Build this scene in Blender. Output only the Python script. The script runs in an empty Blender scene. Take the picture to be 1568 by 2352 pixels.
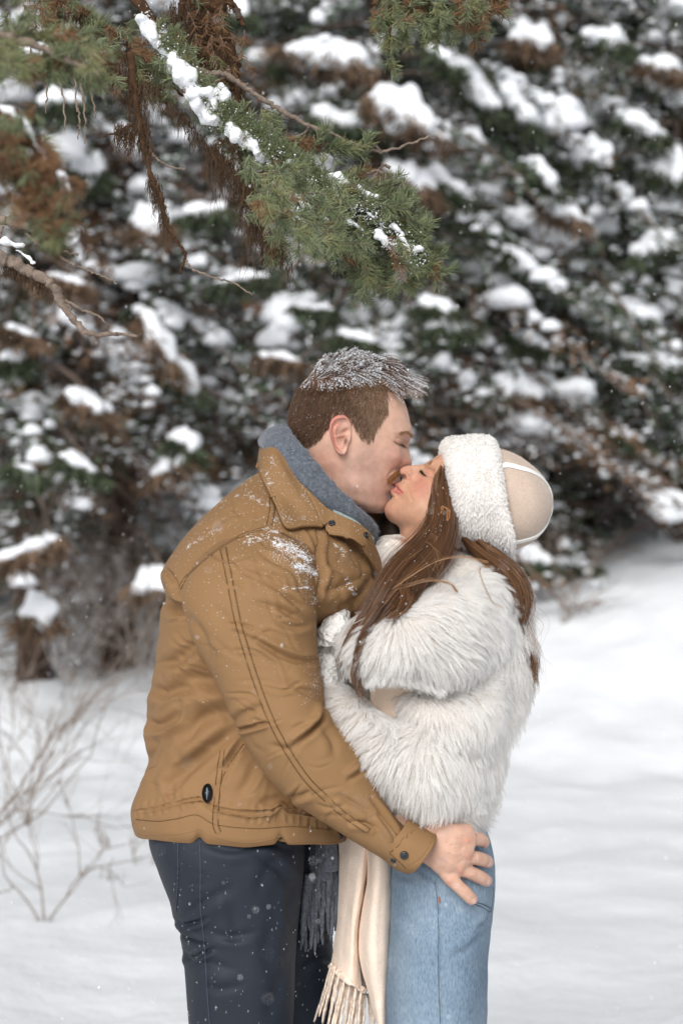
import bpy, math, random
import numpy as np
from mathutils import Vector, Matrix, noise as mnoise
from mathutils.bvhtree import BVHTree
R = math.radians
rng = np.random.default_rng(7)
random.seed(7)
scene = bpy.context.scene

# ------------------------------------------------------------------ camera, sky, light, exposure
CAM_D, CAM_H = 2.72, 1.50            # metres from the couple, height of the lens
S0 = 36 / 60 * CAM_D / 2352          # metres per unit of a 1568 x 2352 layout at the couple
cam_d = bpy.data.cameras.new('camera')
cam = bpy.data.objects.new('camera', cam_d)
scene.collection.objects.link(cam)
cam.location = (0, -CAM_D, CAM_H)
cam.rotation_euler = (R(90), 0, 0)
cam_d.sensor_fit = 'VERTICAL'; cam_d.sensor_height = 36; cam_d.lens = 60
cam_d.clip_start = 0.05; cam_d.clip_end = 400
cam_d.dof.use_dof = True; cam_d.dof.focus_distance = 2.60; cam_d.dof.aperture_fstop = 4.0
scene.camera = cam

world = bpy.data.worlds.new("World"); scene.world = world; world.use_nodes = True
nt = world.node_tree; nt.nodes.clear()
sky = nt.nodes.new('ShaderNodeTexSky'); sky.sky_type = 'NISHITA'; sky.sun_disc = False
SUN_EL, SUN_AZ = R(36), R(196)
sky.sun_elevation = SUN_EL; sky.sun_rotation = SUN_AZ
sky.air_density = 1.0; sky.dust_density = 2.0; sky.ozone_density = 1.0
hs = nt.nodes.new('ShaderNodeHueSaturation'); hs.inputs['Saturation'].default_value = 0.14
bg = nt.nodes.new('ShaderNodeBackground'); bg.inputs['Strength'].default_value = 0.10
wo = nt.nodes.new('ShaderNodeOutputWorld')
nt.links.new(sky.outputs[0], hs.inputs['Color']); nt.links.new(hs.outputs[0], bg.inputs['Color'])
nt.links.new(bg.outputs[0], wo.inputs['Surface'])
sl = bpy.data.lights.new('overcast_sun', 'SUN'); sl.energy = 2.0; sl.angle = R(36); sl.color = (1, 0.985, 0.96)
so = bpy.data.objects.new('overcast_sun', sl); scene.collection.objects.link(so)
# light travels from the sun direction (azimuth as the sky texture counts it: from +Y clockwise)
sd = Vector((math.sin(SUN_AZ) * math.cos(SUN_EL), math.cos(SUN_AZ) * math.cos(SUN_EL), math.sin(SUN_EL)))
so.rotation_euler = sd.to_track_quat('Z', 'Y').to_euler()
scene.view_settings.view_transform = 'Standard'; scene.view_settings.look = 'None'
scene.view_settings.exposure = 0.40; scene.view_settings.gamma = 1
scene.view_settings.use_curve_mapping = False
scene.cycles.use_denoising = True
scene.cycles.max_bounces = 8; scene.cycles.diffuse_bounces = 6; scene.cycles.glossy_bounces = 3
scene.cycles.transmission_bounces = 6; scene.cycles.transparent_max_bounces = 8
try: scene.cycles_curves.shape = 'RIBBONS'
except Exception: pass

# ------------------------------------------------------------------ helpers
def P(x, y, dep=0.0):
    """a point of the 1568 x 2352 layout at world depth dep -> world"""
    f = (CAM_D + dep) / CAM_D * S0
    return np.array([(x - 784) * f, dep, CAM_H + (1176 - y) * f])
def PV(a):
    a = np.asarray(a, float); f = (CAM_D + a[..., 2]) / CAM_D * S0
    return np.stack([(a[..., 0] - 784) * f, a[..., 2], CAM_H + (1176 - a[..., 1]) * f], -1)
def proj(V):
    f = CAM_D / (CAM_D + V[..., 1]) / S0
    return np.stack([V[..., 0] * f + 784, 1176 - (V[..., 2] - CAM_H) * f], -1)
def m1(pts):   # man head crop -> layout
    a = np.array(pts, float); a[:, 0] = 643.1 + a[:, 0] * .2344; a[:, 1] = 784 + a[:, 1] * .2344; return a
def w2(pts):   # woman face crop -> layout
    a = np.array(pts, float); a[:, 0] = 796.25 + a[:, 0] * .1953; a[:, 1] = 949.4 + a[:, 1] * .1953; return a
def h3(pts):   # hat crop
    a = np.array(pts, float); a[:, 0] = 980 + a[:, 0] * .1953; a[:, 1] = 967.75 + a[:, 1] * .1953; return a
def c5(pts):   # collar crop
    a = np.array(pts, float); a[:, 0] = 551.25 + a[:, 0] * .2344; a[:, 1] = 967.75 + a[:, 1] * .2344; return a
def j2(pts):   # jacket crop
    a = np.array(pts, float); a[:, 0] = 275.6 + a[:, 0] * .4426; a[:, 1] = 949.4 + a[:, 1] * .4426; return a
def k8(pts):   # hand crop
    a = np.array(pts, float); a[:, 0] = 826.9 + a[:, 0] * .2344; a[:, 1] = 1837.5 + a[:, 1] * .2344; return a
def q4(pts):   # legs crop (origin 450,3000 scale 1.0116)
    a = np.array(pts, float); a[:, 0] = 275.6 + a[:, 0] * .6055; a[:, 1] = 1837.5 + a[:, 1] * .6055; return a

def catmull(K, n, closed=False):
    """K (m, d) key rows -> n rows, Catmull-Rom"""
    K = np.asarray(K, float); m = len(K)
    if closed:
        t = np.linspace(0, m, n, endpoint=False); i = np.floor(t).astype(int); f = (t - i)[:, None]
        p0, p1, p2, p3 = K[(i - 1) % m], K[i % m], K[(i + 1) % m], K[(i + 2) % m]
    else:
        if m == 2:
            f = np.linspace(0, 1, n)[:, None]; return K[0] * (1 - f) + K[1] * f
        t = np.linspace(0, m - 1, n); i = np.minimum(np.floor(t).astype(int), m - 2); f = (t - i)[:, None]
        Kp = np.vstack([2 * K[0] - K[1], K, 2 * K[-1] - K[-2]])
        p0, p1, p2, p3 = Kp[i], Kp[i + 1], Kp[i + 2], Kp[i + 3]
    return 0.5 * (2 * p1 + (p2 - p0) * f + (2 * p0 - 5 * p1 + 4 * p2 - p3) * f ** 2 + (3 * p1 - p0 - 3 * p2 + p3) * f ** 3)

class Geo:
    def __init__(s): s.v = []; s.f = []; s.n = 0; s.c = []
    def add(s, V, F, col=None):
        V = np.asarray(V, float); s.v.append(V)
        s.f += [tuple(int(i) + s.n for i in q) for q in F] if not isinstance(F, np.ndarray) else (F + s.n).tolist()
        s.n += len(V); s.c.append(np.tile(col, (len(V), 1)) if col is not None and np.ndim(col) == 1 else col)
    def arrays(s): return np.vstack(s.v), s.f

def grid_faces(nu, nv, closed_v=True):
    i = np.arange(nu - 1)[:, None]; j = np.arange(nv if closed_v else nv - 1)[None, :]
    jn = (j + 1) % nv
    return np.stack([i * nv + j, i * nv + jn, (i + 1) * nv + jn, (i + 1) * nv + j], -1).reshape(-1, 4)

def loft(st, nu=120, nv=96, p=0.95, q=0.95, cap=True):
    """st rows: x0,y0,x1,y1,half,yc  (layout units, metres)"""
    st = catmull([r if len(r) == 6 else tuple(r) + (0,) for r in st], nu)
    a = np.linspace(0, 2 * math.pi, nv, endpoint=False)
    c = np.sign(np.cos(a)) * np.abs(np.cos(a)) ** p; s = np.sign(np.sin(a)) * np.abs(np.sin(a)) ** q
    L = PV(np.stack([st[:, 0], st[:, 1], st[:, 5]], -1)); Rr = PV(np.stack([st[:, 2], st[:, 3], st[:, 5]], -1))
    mid = (L + Rr) / 2; ax = (Rr - L) / 2
    V = mid[:, None] + ax[:, None] * c[None, :, None]
    V[..., 1] += st[:, 4][:, None] * s[None, :]
    V = V.reshape(-1, 3); F = grid_faces(nu, nv).tolist()
    if cap:
        n = len(V); V = np.vstack([V, mid[0], mid[-1]])
        F += [(n, (j + 1) % nv, j) for j in range(nv)]
        b = (nu - 1) * nv
        F += [(n + 1, b + j, b + (j + 1) % nv) for j in range(nv)]
    return V, F

def patch(net, nu=60, nv=60):
    """net (n,m,3) of layout x,y and depth -> bicubic grid"""
    net = np.asarray(net, float)
    rows = np.stack([catmull(net[i], nv) for i in range(len(net))])
    g = np.stack([catmull(rows[:, j], nu) for j in range(nv)], 1)
    return PV(g).reshape(-1, 3), grid_faces(nu, nv, False).tolist()

def thick(V, F, t):
    """turn an open sheet grid into a closed slab"""
    N = vnormals(V, F); n = len(V)
    V2 = np.vstack([V, V - N * t]); F2 = [tuple(f) for f in F] + [tuple(n + i for i in reversed(f)) for f in F]
    from collections import Counter
    e = Counter()
    for f in F:
        for k in range(len(f)):
            a, b = f[k], f[(k + 1) % len(f)]; e[(a, b)] += 1
    for (a, b) in list(e):
        if (b, a) not in e: F2.append((b, a, a + n, b + n))
    return V2, F2

def vnormals(V, F):
    T = []
    for f in F:
        T.append(f[:3]); 
        if len(f) == 4: T.append((f[0], f[2], f[3]))
    T = np.array(T); n = np.cross(V[T[:, 1]] - V[T[:, 0]], V[T[:, 2]] - V[T[:, 0]])
    N = np.zeros_like(V)
    for k in range(3): np.add.at(N, T[:, k], n)
    return N / (np.linalg.norm(N, axis=1, keepdims=True) + 1e-12)

def outward(V, F):
    """flip faces if the closed mesh is inside out"""
    T = np.array([f[:3] for f in F]); c = V.mean(0)
    vol = np.einsum('ij,ij->i', V[T[:, 0]] - c, np.cross(V[T[:, 1]] - c, V[T[:, 2]] - c)).sum()
    return [tuple(reversed(f)) for f in F] if vol < 0 else F

def tube(path, rad, nv=8, flat=1.0, up=None, cap=True):
    """path (n,3) world, rad scalar or (n,)"""
    path = np.asarray(path, float); n = len(path); rad = np.broadcast_to(rad, (n,)).astype(float)
    t = np.gradient(path, axis=0); t /= np.linalg.norm(t, axis=1, keepdims=True) + 1e-12
    ref = np.array([0, -1.0, 0]) if up is None else np.asarray(up, float)
    if ref.ndim == 1: ref = np.tile(ref, (n, 1))
    bad = np.abs((t * ref).sum(1)) > 0.95
    ref[bad] = ref[bad] + np.array([0.5, 0, 0.5])
    b = np.cross(t, ref); b /= np.linalg.norm(b, axis=1, keepdims=True) + 1e-12
    u = np.cross(b, t)
    a = np.linspace(0, 2 * math.pi, nv, endpoint=False)
    V = path[:, None] + rad[:, None, None] * (np.cos(a)[None, :, None] * b[:, None] + flat * np.sin(a)[None, :, None] * u[:, None])
    V = V.reshape(-1, 3); F = grid_faces(n, nv).tolist()
    if cap:
        k = len(V); V = np.vstack([V, path[0], path[-1]])
        F += [(k, (j + 1) % nv, j) for j in range(nv)]
        o = (n - 1) * nv; F += [(k + 1, o + j, o + (j + 1) % nv) for j in range(nv)]
    return V, F

def link(o): scene.collection.objects.link(o); return o
def obj(name, V, F, mat=None, parent=None, smooth=True, col=None, kind=None):
    me = bpy.data.meshes.new(name)
    me.from_pydata(np.asarray(V).tolist(), [], [tuple(f) for f in F] if not isinstance(F, list) else F)
    if smooth: me.polygons.foreach_set('use_smooth', [True] * len(me.polygons))
    if col is not None:
        at = me.color_attributes.new('tint', 'FLOAT_COLOR', 'POINT')
        c = np.ones((len(V), 4)); c[:, :3] = col; at.data.foreach_set('color', c.ravel())
    me.update()
    o = bpy.data.objects.new(name, me)
    if mat: me.materials.append(mat)
    link(o)
    if parent is not None: o.parent = parent
    if kind: o['kind'] = kind
    return o
def thing(name, label, cat, loc=(0, 0, 0), group=None):
    o = bpy.data.objects.new(name, None); link(o); o.location = loc
    o['label'] = label; o['category'] = cat
    o.empty_display_size = 0.1
    if group: o['group'] = group
    return o
def tag(o, label=None, cat=None, group=None, kind=None):
    if label: o['label'] = label
    if cat: o['category'] = cat
    if group: o['group'] = group
    if kind: o['kind'] = kind
    return o
def off(parent_loc, V): return np.asarray(V) - np.asarray(parent_loc)

def remesh(V, F, voxel, smooth_it=6):
    me = bpy.data.meshes.new('tmp'); me.from_pydata(np.asarray(V).tolist(), [], F); me.update()
    o = bpy.data.objects.new('tmp', me); link(o)
    m = o.modifiers.new('r', 'REMESH'); m.mode = 'VOXEL'; m.voxel_size = voxel
    if smooth_it:
        s = o.modifiers.new('s', 'SMOOTH'); s.iterations = smooth_it; s.factor = 0.5
    dg = bpy.context.evaluated_depsgraph_get(); ev = o.evaluated_get(dg); em = ev.to_mesh()
    n = len(em.vertices); W = np.empty(n * 3); em.vertices.foreach_get('co', W)
    G = [tuple(p.vertices) for p in em.polygons]
    ev.to_mesh_clear(); bpy.data.objects.remove(o); bpy.data.meshes.remove(me)
    return W.reshape(-1, 3), G

def relax(V, F, w, it=40):
    E = set()
    for f in F:
        for k in range(len(f)):
            a, b = f[k], f[(k + 1) % len(f)]; E.add((a, b) if a < b else (b, a))
    E = np.array(list(E)); n = len(V); deg = np.bincount(E.ravel(), minlength=n)[:, None].astype(float); w = (w * .6)[:, None]
    V = V.copy()
    for _ in range(it):
        S = np.empty_like(V)
        for c in range(3): S[:, c] = np.bincount(E[:, 0], V[E[:, 1], c], n) + np.bincount(E[:, 1], V[E[:, 0], c], n)
        V += (S / np.maximum(deg, 1) - V) * w
    return V
def seg_dist(Q, A):
    """distance of 2D points Q to polyline A; returns dist, signed, t in 0..1"""
    best = np.full(len(Q), 1e9); sg = np.zeros(len(Q)); tt = np.zeros(len(Q))
    L = np.linalg.norm(np.diff(A, axis=0), axis=1); cum = np.concatenate([[0], np.cumsum(L)]); tot = cum[-1]
    for k in range(len(A) - 1):
        d = A[k + 1] - A[k]; l2 = (d * d).sum() + 1e-9
        t = np.clip(((Q - A[k]) @ d) / l2, 0, 1); c = A[k] + t[:, None] * d; e = Q - c
        r = np.hypot(e[:, 0], e[:, 1]); s = np.sign(d[0] * e[:, 1] - d[1] * e[:, 0])
        m = r < best; best[m] = r[m]; sg[m] = s[m]; tt[m] = (cum[k] + t[m] * L[k]) / tot
    return best, best * sg, tt
def near_w(N): return np.clip(-N[:, 1] * 2.5 + 0.3, 0, 1)
def folds(V, F, strokes):
    """strokes: (pts layout, width layout, depth m, side) creases with a swell beside them"""
    V = np.array(V); N = vnormals(V, F); Q = proj(V); nw = near_w(N); H = np.zeros(len(V))
    for st in strokes:
        pts, w, d = st[0], st[1], st[2]; side = st[3] if len(st) > 3 else 1
        A = catmull(pts, 24)
        lo = A.min(0) - 6 * w; hi = A.max(0) + 6 * w
        m = np.where((Q >= lo).all(1) & (Q <= hi).all(1) & (nw > 0))[0]
        if not len(m): continue
        r, s, t = seg_dist(Q[m], A)
        ta = np.sqrt(np.clip(np.sin(np.clip(t, 0.02, 0.98) * math.pi), 0, 1))
        h = -np.exp(-(r / w) ** 2) + 0.75 * np.exp(-((s * side - 2.1 * w) / (1.5 * w)) ** 2) + 0.2 * np.exp(-((s * side + 2.0 * w) / (1.4 * w)) ** 2)
        end = (t > 0.001) & (t < 0.999)
        H[m] += d * h * ta * nw[m] * np.where(end, 1, np.exp(-(r / w) ** 2))
    return V + N * H[:, None]
def dabs(V, F, L, side='near'):
    """L: (x,y,rx,ry,deg,amp mm) layout units, pushes along the normal"""
    V = np.array(V); N = vnormals(V, F); Q = proj(V); nw = near_w(N) if side == 'near' else np.ones(len(V))
    H = np.zeros(len(V))
    for x, y, rx, ry, a, amp in L:
        d = Q - (x, y); c, s = math.cos(R(a)), math.sin(R(a))
        u = (d[:, 0] * c + d[:, 1] * s) / rx; v = (-d[:, 0] * s + d[:, 1] * c) / ry
        H += amp / 1000 * np.exp(-(u * u + v * v)) * nw
    return V + N * H[:, None]
def lines(V, F, L):
    V = np.array(V); N = vnormals(V, F); Q = proj(V); nw = near_w(N); H = np.zeros(len(V))
    for pts, w, amp in L:
        A = catmull(pts, 20); r, s, t = seg_dist(Q, A)
        H += amp / 1000 * np.exp(-(r / w) ** 2) * nw * (0.35 + 0.65 * np.sin(np.clip(t, 0, 1) * math.pi))
    return V + N * H[:, None]
def tint(V, base, L, N=None):
    Q = proj(V); C = np.tile(np.array(base, float), (len(V), 1))
    for it in L:
        if len(it) == 4:      # polyline, width, colour, alpha
            pts, w, col, al = it; A = catmull(pts, 20); r, _, _ = seg_dist(Q, A); k = al * np.exp(-(r / w) ** 2)
        else:
            x, y, rx, ry, a, col, al = it
            d = Q - (x, y); c, s = math.cos(R(a)), math.sin(R(a))
            u = (d[:, 0] * c + d[:, 1] * s) / rx; v = (-d[:, 0] * s + d[:, 1] * c) / ry
            k = al * np.exp(-(u * u + v * v) ** 1.5)
        C += (np.array(col) - C) * k[:, None]
    return C
def fbm(V, sc, oct=3, seed=0.0):
    out = np.empty(len(V))
    for i, p in enumerate(np.asarray(V) * sc + seed):
        out[i] = mnoise.fractal(Vector(p), 1.0, 2.0, oct)
    return out
def inside(Q, poly):
    poly = np.asarray(poly, float); x, y = Q[:, 0], Q[:, 1]; r = np.zeros(len(Q), bool); j = len(poly) - 1
    for i in range(len(poly)):
        xi, yi = poly[i]; xj, yj = poly[j]
        c = ((yi > y) != (yj > y)) & (x < (xj - xi) * (y - yi) / (yj - yi + 1e-12) + xi)
        r ^= c; j = i
    return r
class Surf:
    """ray caster over several meshes, seen from the camera"""
    def __init__(s, *VF):
        g = Geo()
        for V, F in VF: g.add(V, F)
        V, F = g.arrays(); s.b = BVHTree.FromPolygons(V.tolist(), F)
    def hit(s, x, y):
        o = Vector((0, -CAM_D, CAM_H)); d = (Vector(P(x, y, 0)) - o).normalized()
        loc, n, i, dist = s.b.ray_cast(o, d)
        if loc is None: return None, None
        if n.dot(d) > 0: n = -n
        return np.array(loc), np.array(n)
    def path(s, pts, n=60, lift=0.001):
        out = []; nn = []
        for x, y in catmull(np.asarray(pts)[:, :2], n):
            l, m = s.hit(x, y)
            if l is not None: out.append(l + m * lift); nn.append(m)
        return np.array(out), np.array(nn)
def sample(V, F, n, rg):
    T = []
    for f in F:
        T.append(f[:3])
        if len(f) == 4: T.append((f[0], f[2], f[3]))
    T = np.array(T); A = np.linalg.norm(np.cross(V[T[:, 1]] - V[T[:, 0]], V[T[:, 2]] - V[T[:, 0]]), axis=1)
    k = rg.choice(len(T), n, p=A / A.sum()); r1 = np.sqrt(rg.random(n)); r2 = rg.random(n)
    w = np.stack([1 - r1, r1 * (1 - r2), r1 * r2], 1)[..., None]
    N = vnormals(V, F)
    Pn = (V[T[k]] * w).sum(1); Nn = (N[T[k]] * w).sum(1)
    return Pn, Nn / np.linalg.norm(Nn, axis=1, keepdims=True)

def hair(name, St, r0, r1, mat, parent=None, kind='stuff'):
    """St (N,K,3)"""
    N, K = St.shape[:2]
    hc = bpy.data.hair_curves.new(name); hc.add_curves([K] * N)
    hc.attributes['position'].data.foreach_set('vector', St.astype(np.float32).ravel())
    ra = hc.attributes.get('radius') or hc.attributes.new('radius', 'FLOAT', 'POINT')
    t = np.linspace(0, 1, K); rr = np.tile(r0 * (1 - t) + r1 * t, N) * np.repeat(rng.uniform(.7, 1.3, N), K)
    ra.data.foreach_set('value', rr.astype(np.float32))
    hc.materials.append(mat)
    o = bpy.data.objects.new(name, hc); link(o)
    if parent is not None: o.parent = parent
    if kind: o['kind'] = kind
    return o

# ------------------------------------------------------------------ materials
def mat(name, col, rough=0.8, spec=0.3, bump=None, var=0.0, var_scale=8, sss=0, sheen=0, attr=False, metal=0, coat=0, extra=None, sss_col=None):
    m = bpy.data.materials.new(name); m.use_nodes = True; n = m.node_tree; b = n.nodes['Principled BSDF']
    b.inputs['Roughness'].default_value = rough; b.inputs['Specular IOR Level'].default_value = spec
    b.inputs['Metallic'].default_value = metal
    tc = n.nodes.new('ShaderNodeTexCoord')
    if attr:
        a = n.nodes.new('ShaderNodeAttribute'); a.attribute_name = 'tint'; src = a.outputs['Color']
    else:
        rg = n.nodes.new('ShaderNodeRGB'); rg.outputs[0].default_value = (*col, 1); src = rg.outputs[0]
    if var:
        nz = n.nodes.new('ShaderNodeTexNoise'); nz.inputs['Scale'].default_value = var_scale; nz.inputs['Detail'].default_value = 5
        n.links.new(tc.outputs['Object'], nz.inputs['Vector'])
        mr = n.nodes.new('ShaderNodeMapRange'); mr.inputs['From Min'].default_value = .3; mr.inputs['From Max'].default_value = .7
        mr.inputs['To Min'].default_value = 1 - var; mr.inputs['To Max'].default_value = 1 + var
        n.links.new(nz.outputs['Fac'], mr.inputs['Value'])
        mx = n.nodes.new('ShaderNodeVectorMath'); mx.operation = 'SCALE'
        n.links.new(src, mx.inputs[0]); n.links.new(mr.outputs[0], mx.inputs['Scale']); src = mx.outputs[0]
    n.links.new(src, b.inputs['Base Color'])
    if bump:
        prev = None
        for kind, sc, st, ds in bump:
            if kind == 'noise':
                t = n.nodes.new('ShaderNodeTexNoise'); t.inputs['Scale'].default_value = sc; t.inputs['Detail'].default_value = 4; o = t.outputs['Fac']
            elif kind == 'voronoi':
                t = n.nodes.new('ShaderNodeTexVoronoi'); t.inputs['Scale'].default_value = sc; o = t.outputs['Distance']
            else:
                t = n.nodes.new('ShaderNodeTexWave'); t.inputs['Scale'].default_value = sc; t.inputs['Distortion'].default_value = 1.0
                t.bands_direction = kind[-1].upper() if kind[-1] in 'xyz' else 'DIAGONAL'; o = t.outputs['Fac']
            n.links.new(tc.outputs['Object'], t.inputs['Vector'])
            bp = n.nodes.new('ShaderNodeBump'); bp.inputs['Strength'].default_value = st; bp.inputs['Distance'].default_value = ds
            n.links.new(o, bp.inputs['Height'])
            if prev: n.links.new(prev, bp.inputs['Normal'])
            prev = bp.outputs[0]
        n.links.new(prev, b.inputs['Normal'])
    if sss:
        b.inputs['Subsurface Weight'].default_value = sss; b.inputs['Subsurface Scale'].default_value = 0.006
        b.inputs['Subsurface Radius'].default_value = (1.0, 0.35, 0.2)
    if sheen:
        b.inputs['Sheen Weight'].default_value = sheen; b.inputs['Sheen Roughness'].default_value = 0.5
    return m
def hair_mat(name, c1, c2, rough=0.45, spec=0.5, trans=0.0, tipc=None):
    m = bpy.data.materials.new(name); m.use_nodes = True; n = m.node_tree; b = n.nodes['Principled BSDF']
    hi = n.nodes.new('ShaderNodeHairInfo'); mx = n.nodes.new('ShaderNodeMix'); mx.data_type = 'RGBA'
    mx.inputs[6].default_value = (*c1, 1); mx.inputs[7].default_value = (*c2, 1)
    n.links.new(hi.outputs['Random'], mx.inputs[0]); src = mx.outputs[2]
    if tipc:
        m2 = n.nodes.new('ShaderNodeMix'); m2.data_type = 'RGBA'; m2.inputs[7].default_value = (*tipc, 1)
        n.links.new(src, m2.inputs[6]); n.links.new(hi.outputs['Intercept'], m2.inputs[0]); src = m2.outputs[2]
    n.links.new(src, b.inputs['Base Color'])
    b.inputs['Roughness'].default_value = rough; b.inputs['Specular IOR Level'].default_value = spec
    if trans:
        tr = n.nodes.new('ShaderNodeBsdfTranslucent'); n.links.new(src, tr.inputs['Color'])
        ms = n.nodes.new('ShaderNodeMixShader'); ms.inputs[0].default_value = trans
        o = n.nodes['Material Output']
        n.links.new(b.outputs[0], ms.inputs[1]); n.links.new(tr.outputs[0], ms.inputs[2]); n.links.new(ms.outputs[0], o.inputs['Surface'])
    return m
M = {}
# ------------------------------------------------------------------ snow ground
M_snow = mat('snow', (0.765, 0.785, 0.81), 0.7, 0.2, bump=[('noise', 9, 0.35, 0.03), ('noise', 40, 0.3, 0.006), ('noise', 300, .25, .001)], var=0.02, var_scale=3)
def ground_z(x, y):
    s = np.clip((y - 6.5) / 4.0, 0, 1); s = s * s * (3 - 2 * s)
    ridge = np.interp(x, [-9, -3, -1.2, 0.4, 1.4, 2.0, 2.8, 6, 20], [.55, .38, .36, .40, .72, .92, 1.10, 1.2, 1.3])
    s2 = np.clip((y - 11) / 30, 0, 1)
    return s * ridge + s2 * 2.0
def ground_noise(X, Y):
    o = np.empty(X.size)
    for i, (a, b) in enumerate(zip(X.ravel(), Y.ravel())):
        o[i] = mnoise.fractal(Vector((a * .7, b * .7, 1.5)), 1, 2, 2) * .05 + mnoise.fractal(Vector((a * 3.1, b * 2.0, 7)), 1, 2, 3) * (.018 + .016 * min(1, max(0, (b - 1) / 6)))
    return o.reshape(X.shape)
gx = np.concatenate([np.linspace(-120, -8, 14), np.linspace(-7.4, 7.4, 190), np.linspace(8, 120, 14)])
gy = np.concatenate([np.linspace(-60, -3.5, 8), np.linspace(-3, 16, 260), np.linspace(17, 200, 16)])
GX, GY = np.meshgrid(gx, gy); GZ = ground_z(GX, GY) + ground_noise(GX, GY) * np.clip(1.2 - np.abs(GX) / 20, 0, 1)
near_feet = np.exp(-(GX ** 2 + GY ** 2) / 1.2); GZ -= near_feet * .03
ground = obj('ground', np.stack([GX, GY, GZ], -1).reshape(-1, 3), grid_faces(len(gy), len(gx), False).tolist(), M_snow, kind='structure')
def gz(x, y): return float(ground_z(np.array([x]), np.array([y]))[0])
def at_px(x, y, dist):   # point of the layout at a distance from the lens
    return P(x, y, dist - CAM_D)

# ------------------------------------------------------------------ icosphere stamp
def ico_sphere(sub):
    import bmesh
    bm = bmesh.new(); bmesh.ops.create_icosphere(bm, subdivisions=sub, radius=1); V = np.array([v.co for v in bm.verts]); F = np.array([[v.index for v in f.verts] for f in bm.faces]); bm.free(); return V, F
I2 = ico_sphere(2); I3 = ico_sphere(3); I1 = ico_sphere(1)
def blobs(C, Rr, I, rg, flat=.55, rough=.25, under=.45):
    """many snow lumps at once: rounded on top, flatter beneath"""
    n = len(C); V0, F0 = I; ph = rg.uniform(0, 6, (n, 3)); V = np.tile(V0, (n, 1, 1))
    w = 1 + rough * (np.sin(V[..., 0] * 2.3 + ph[:, None, 0]) * np.cos(V[..., 1] * 2.7 + ph[:, None, 1]) + .5 * np.sin(V[..., 2] * 4.1 + V[..., 0] * 3 + ph[:, None, 2]))
    V = V * w[..., None]; V[..., 2] = np.where(V[..., 2] > 0, V[..., 2] * flat, V[..., 2] * flat * under)
    V = V * np.asarray(Rr)[:, None, :] + np.asarray(C)[:, None]
    return V.reshape(-1, 3), (F0[None] + (np.arange(n) * len(V0))[:, None, None]).reshape(-1, 3)

M['bark'] = mat('spruce_bark', (0.055, 0.036, 0.027), 0.95, 0.1, bump=[('noise', 30, .9, .02), ('voronoi', 18, .8, .02)], var=.35, var_scale=12)
M['foliage'] = mat('spruce_foliage', (0.05, 0.06, 0.04), 0.75, 0.2, attr=True, var=.35, var_scale=3)
M['tree_snow'] = mat('snow_on_branches', (0.80, 0.82, 0.855), 0.7, 0.2, bump=[('noise', 25, .5, .01)])
M['deadwood'] = mat('dead_twigs', (0.15, 0.115, 0.095), 0.9, 0.1, var=.3, var_scale=20)

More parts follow.
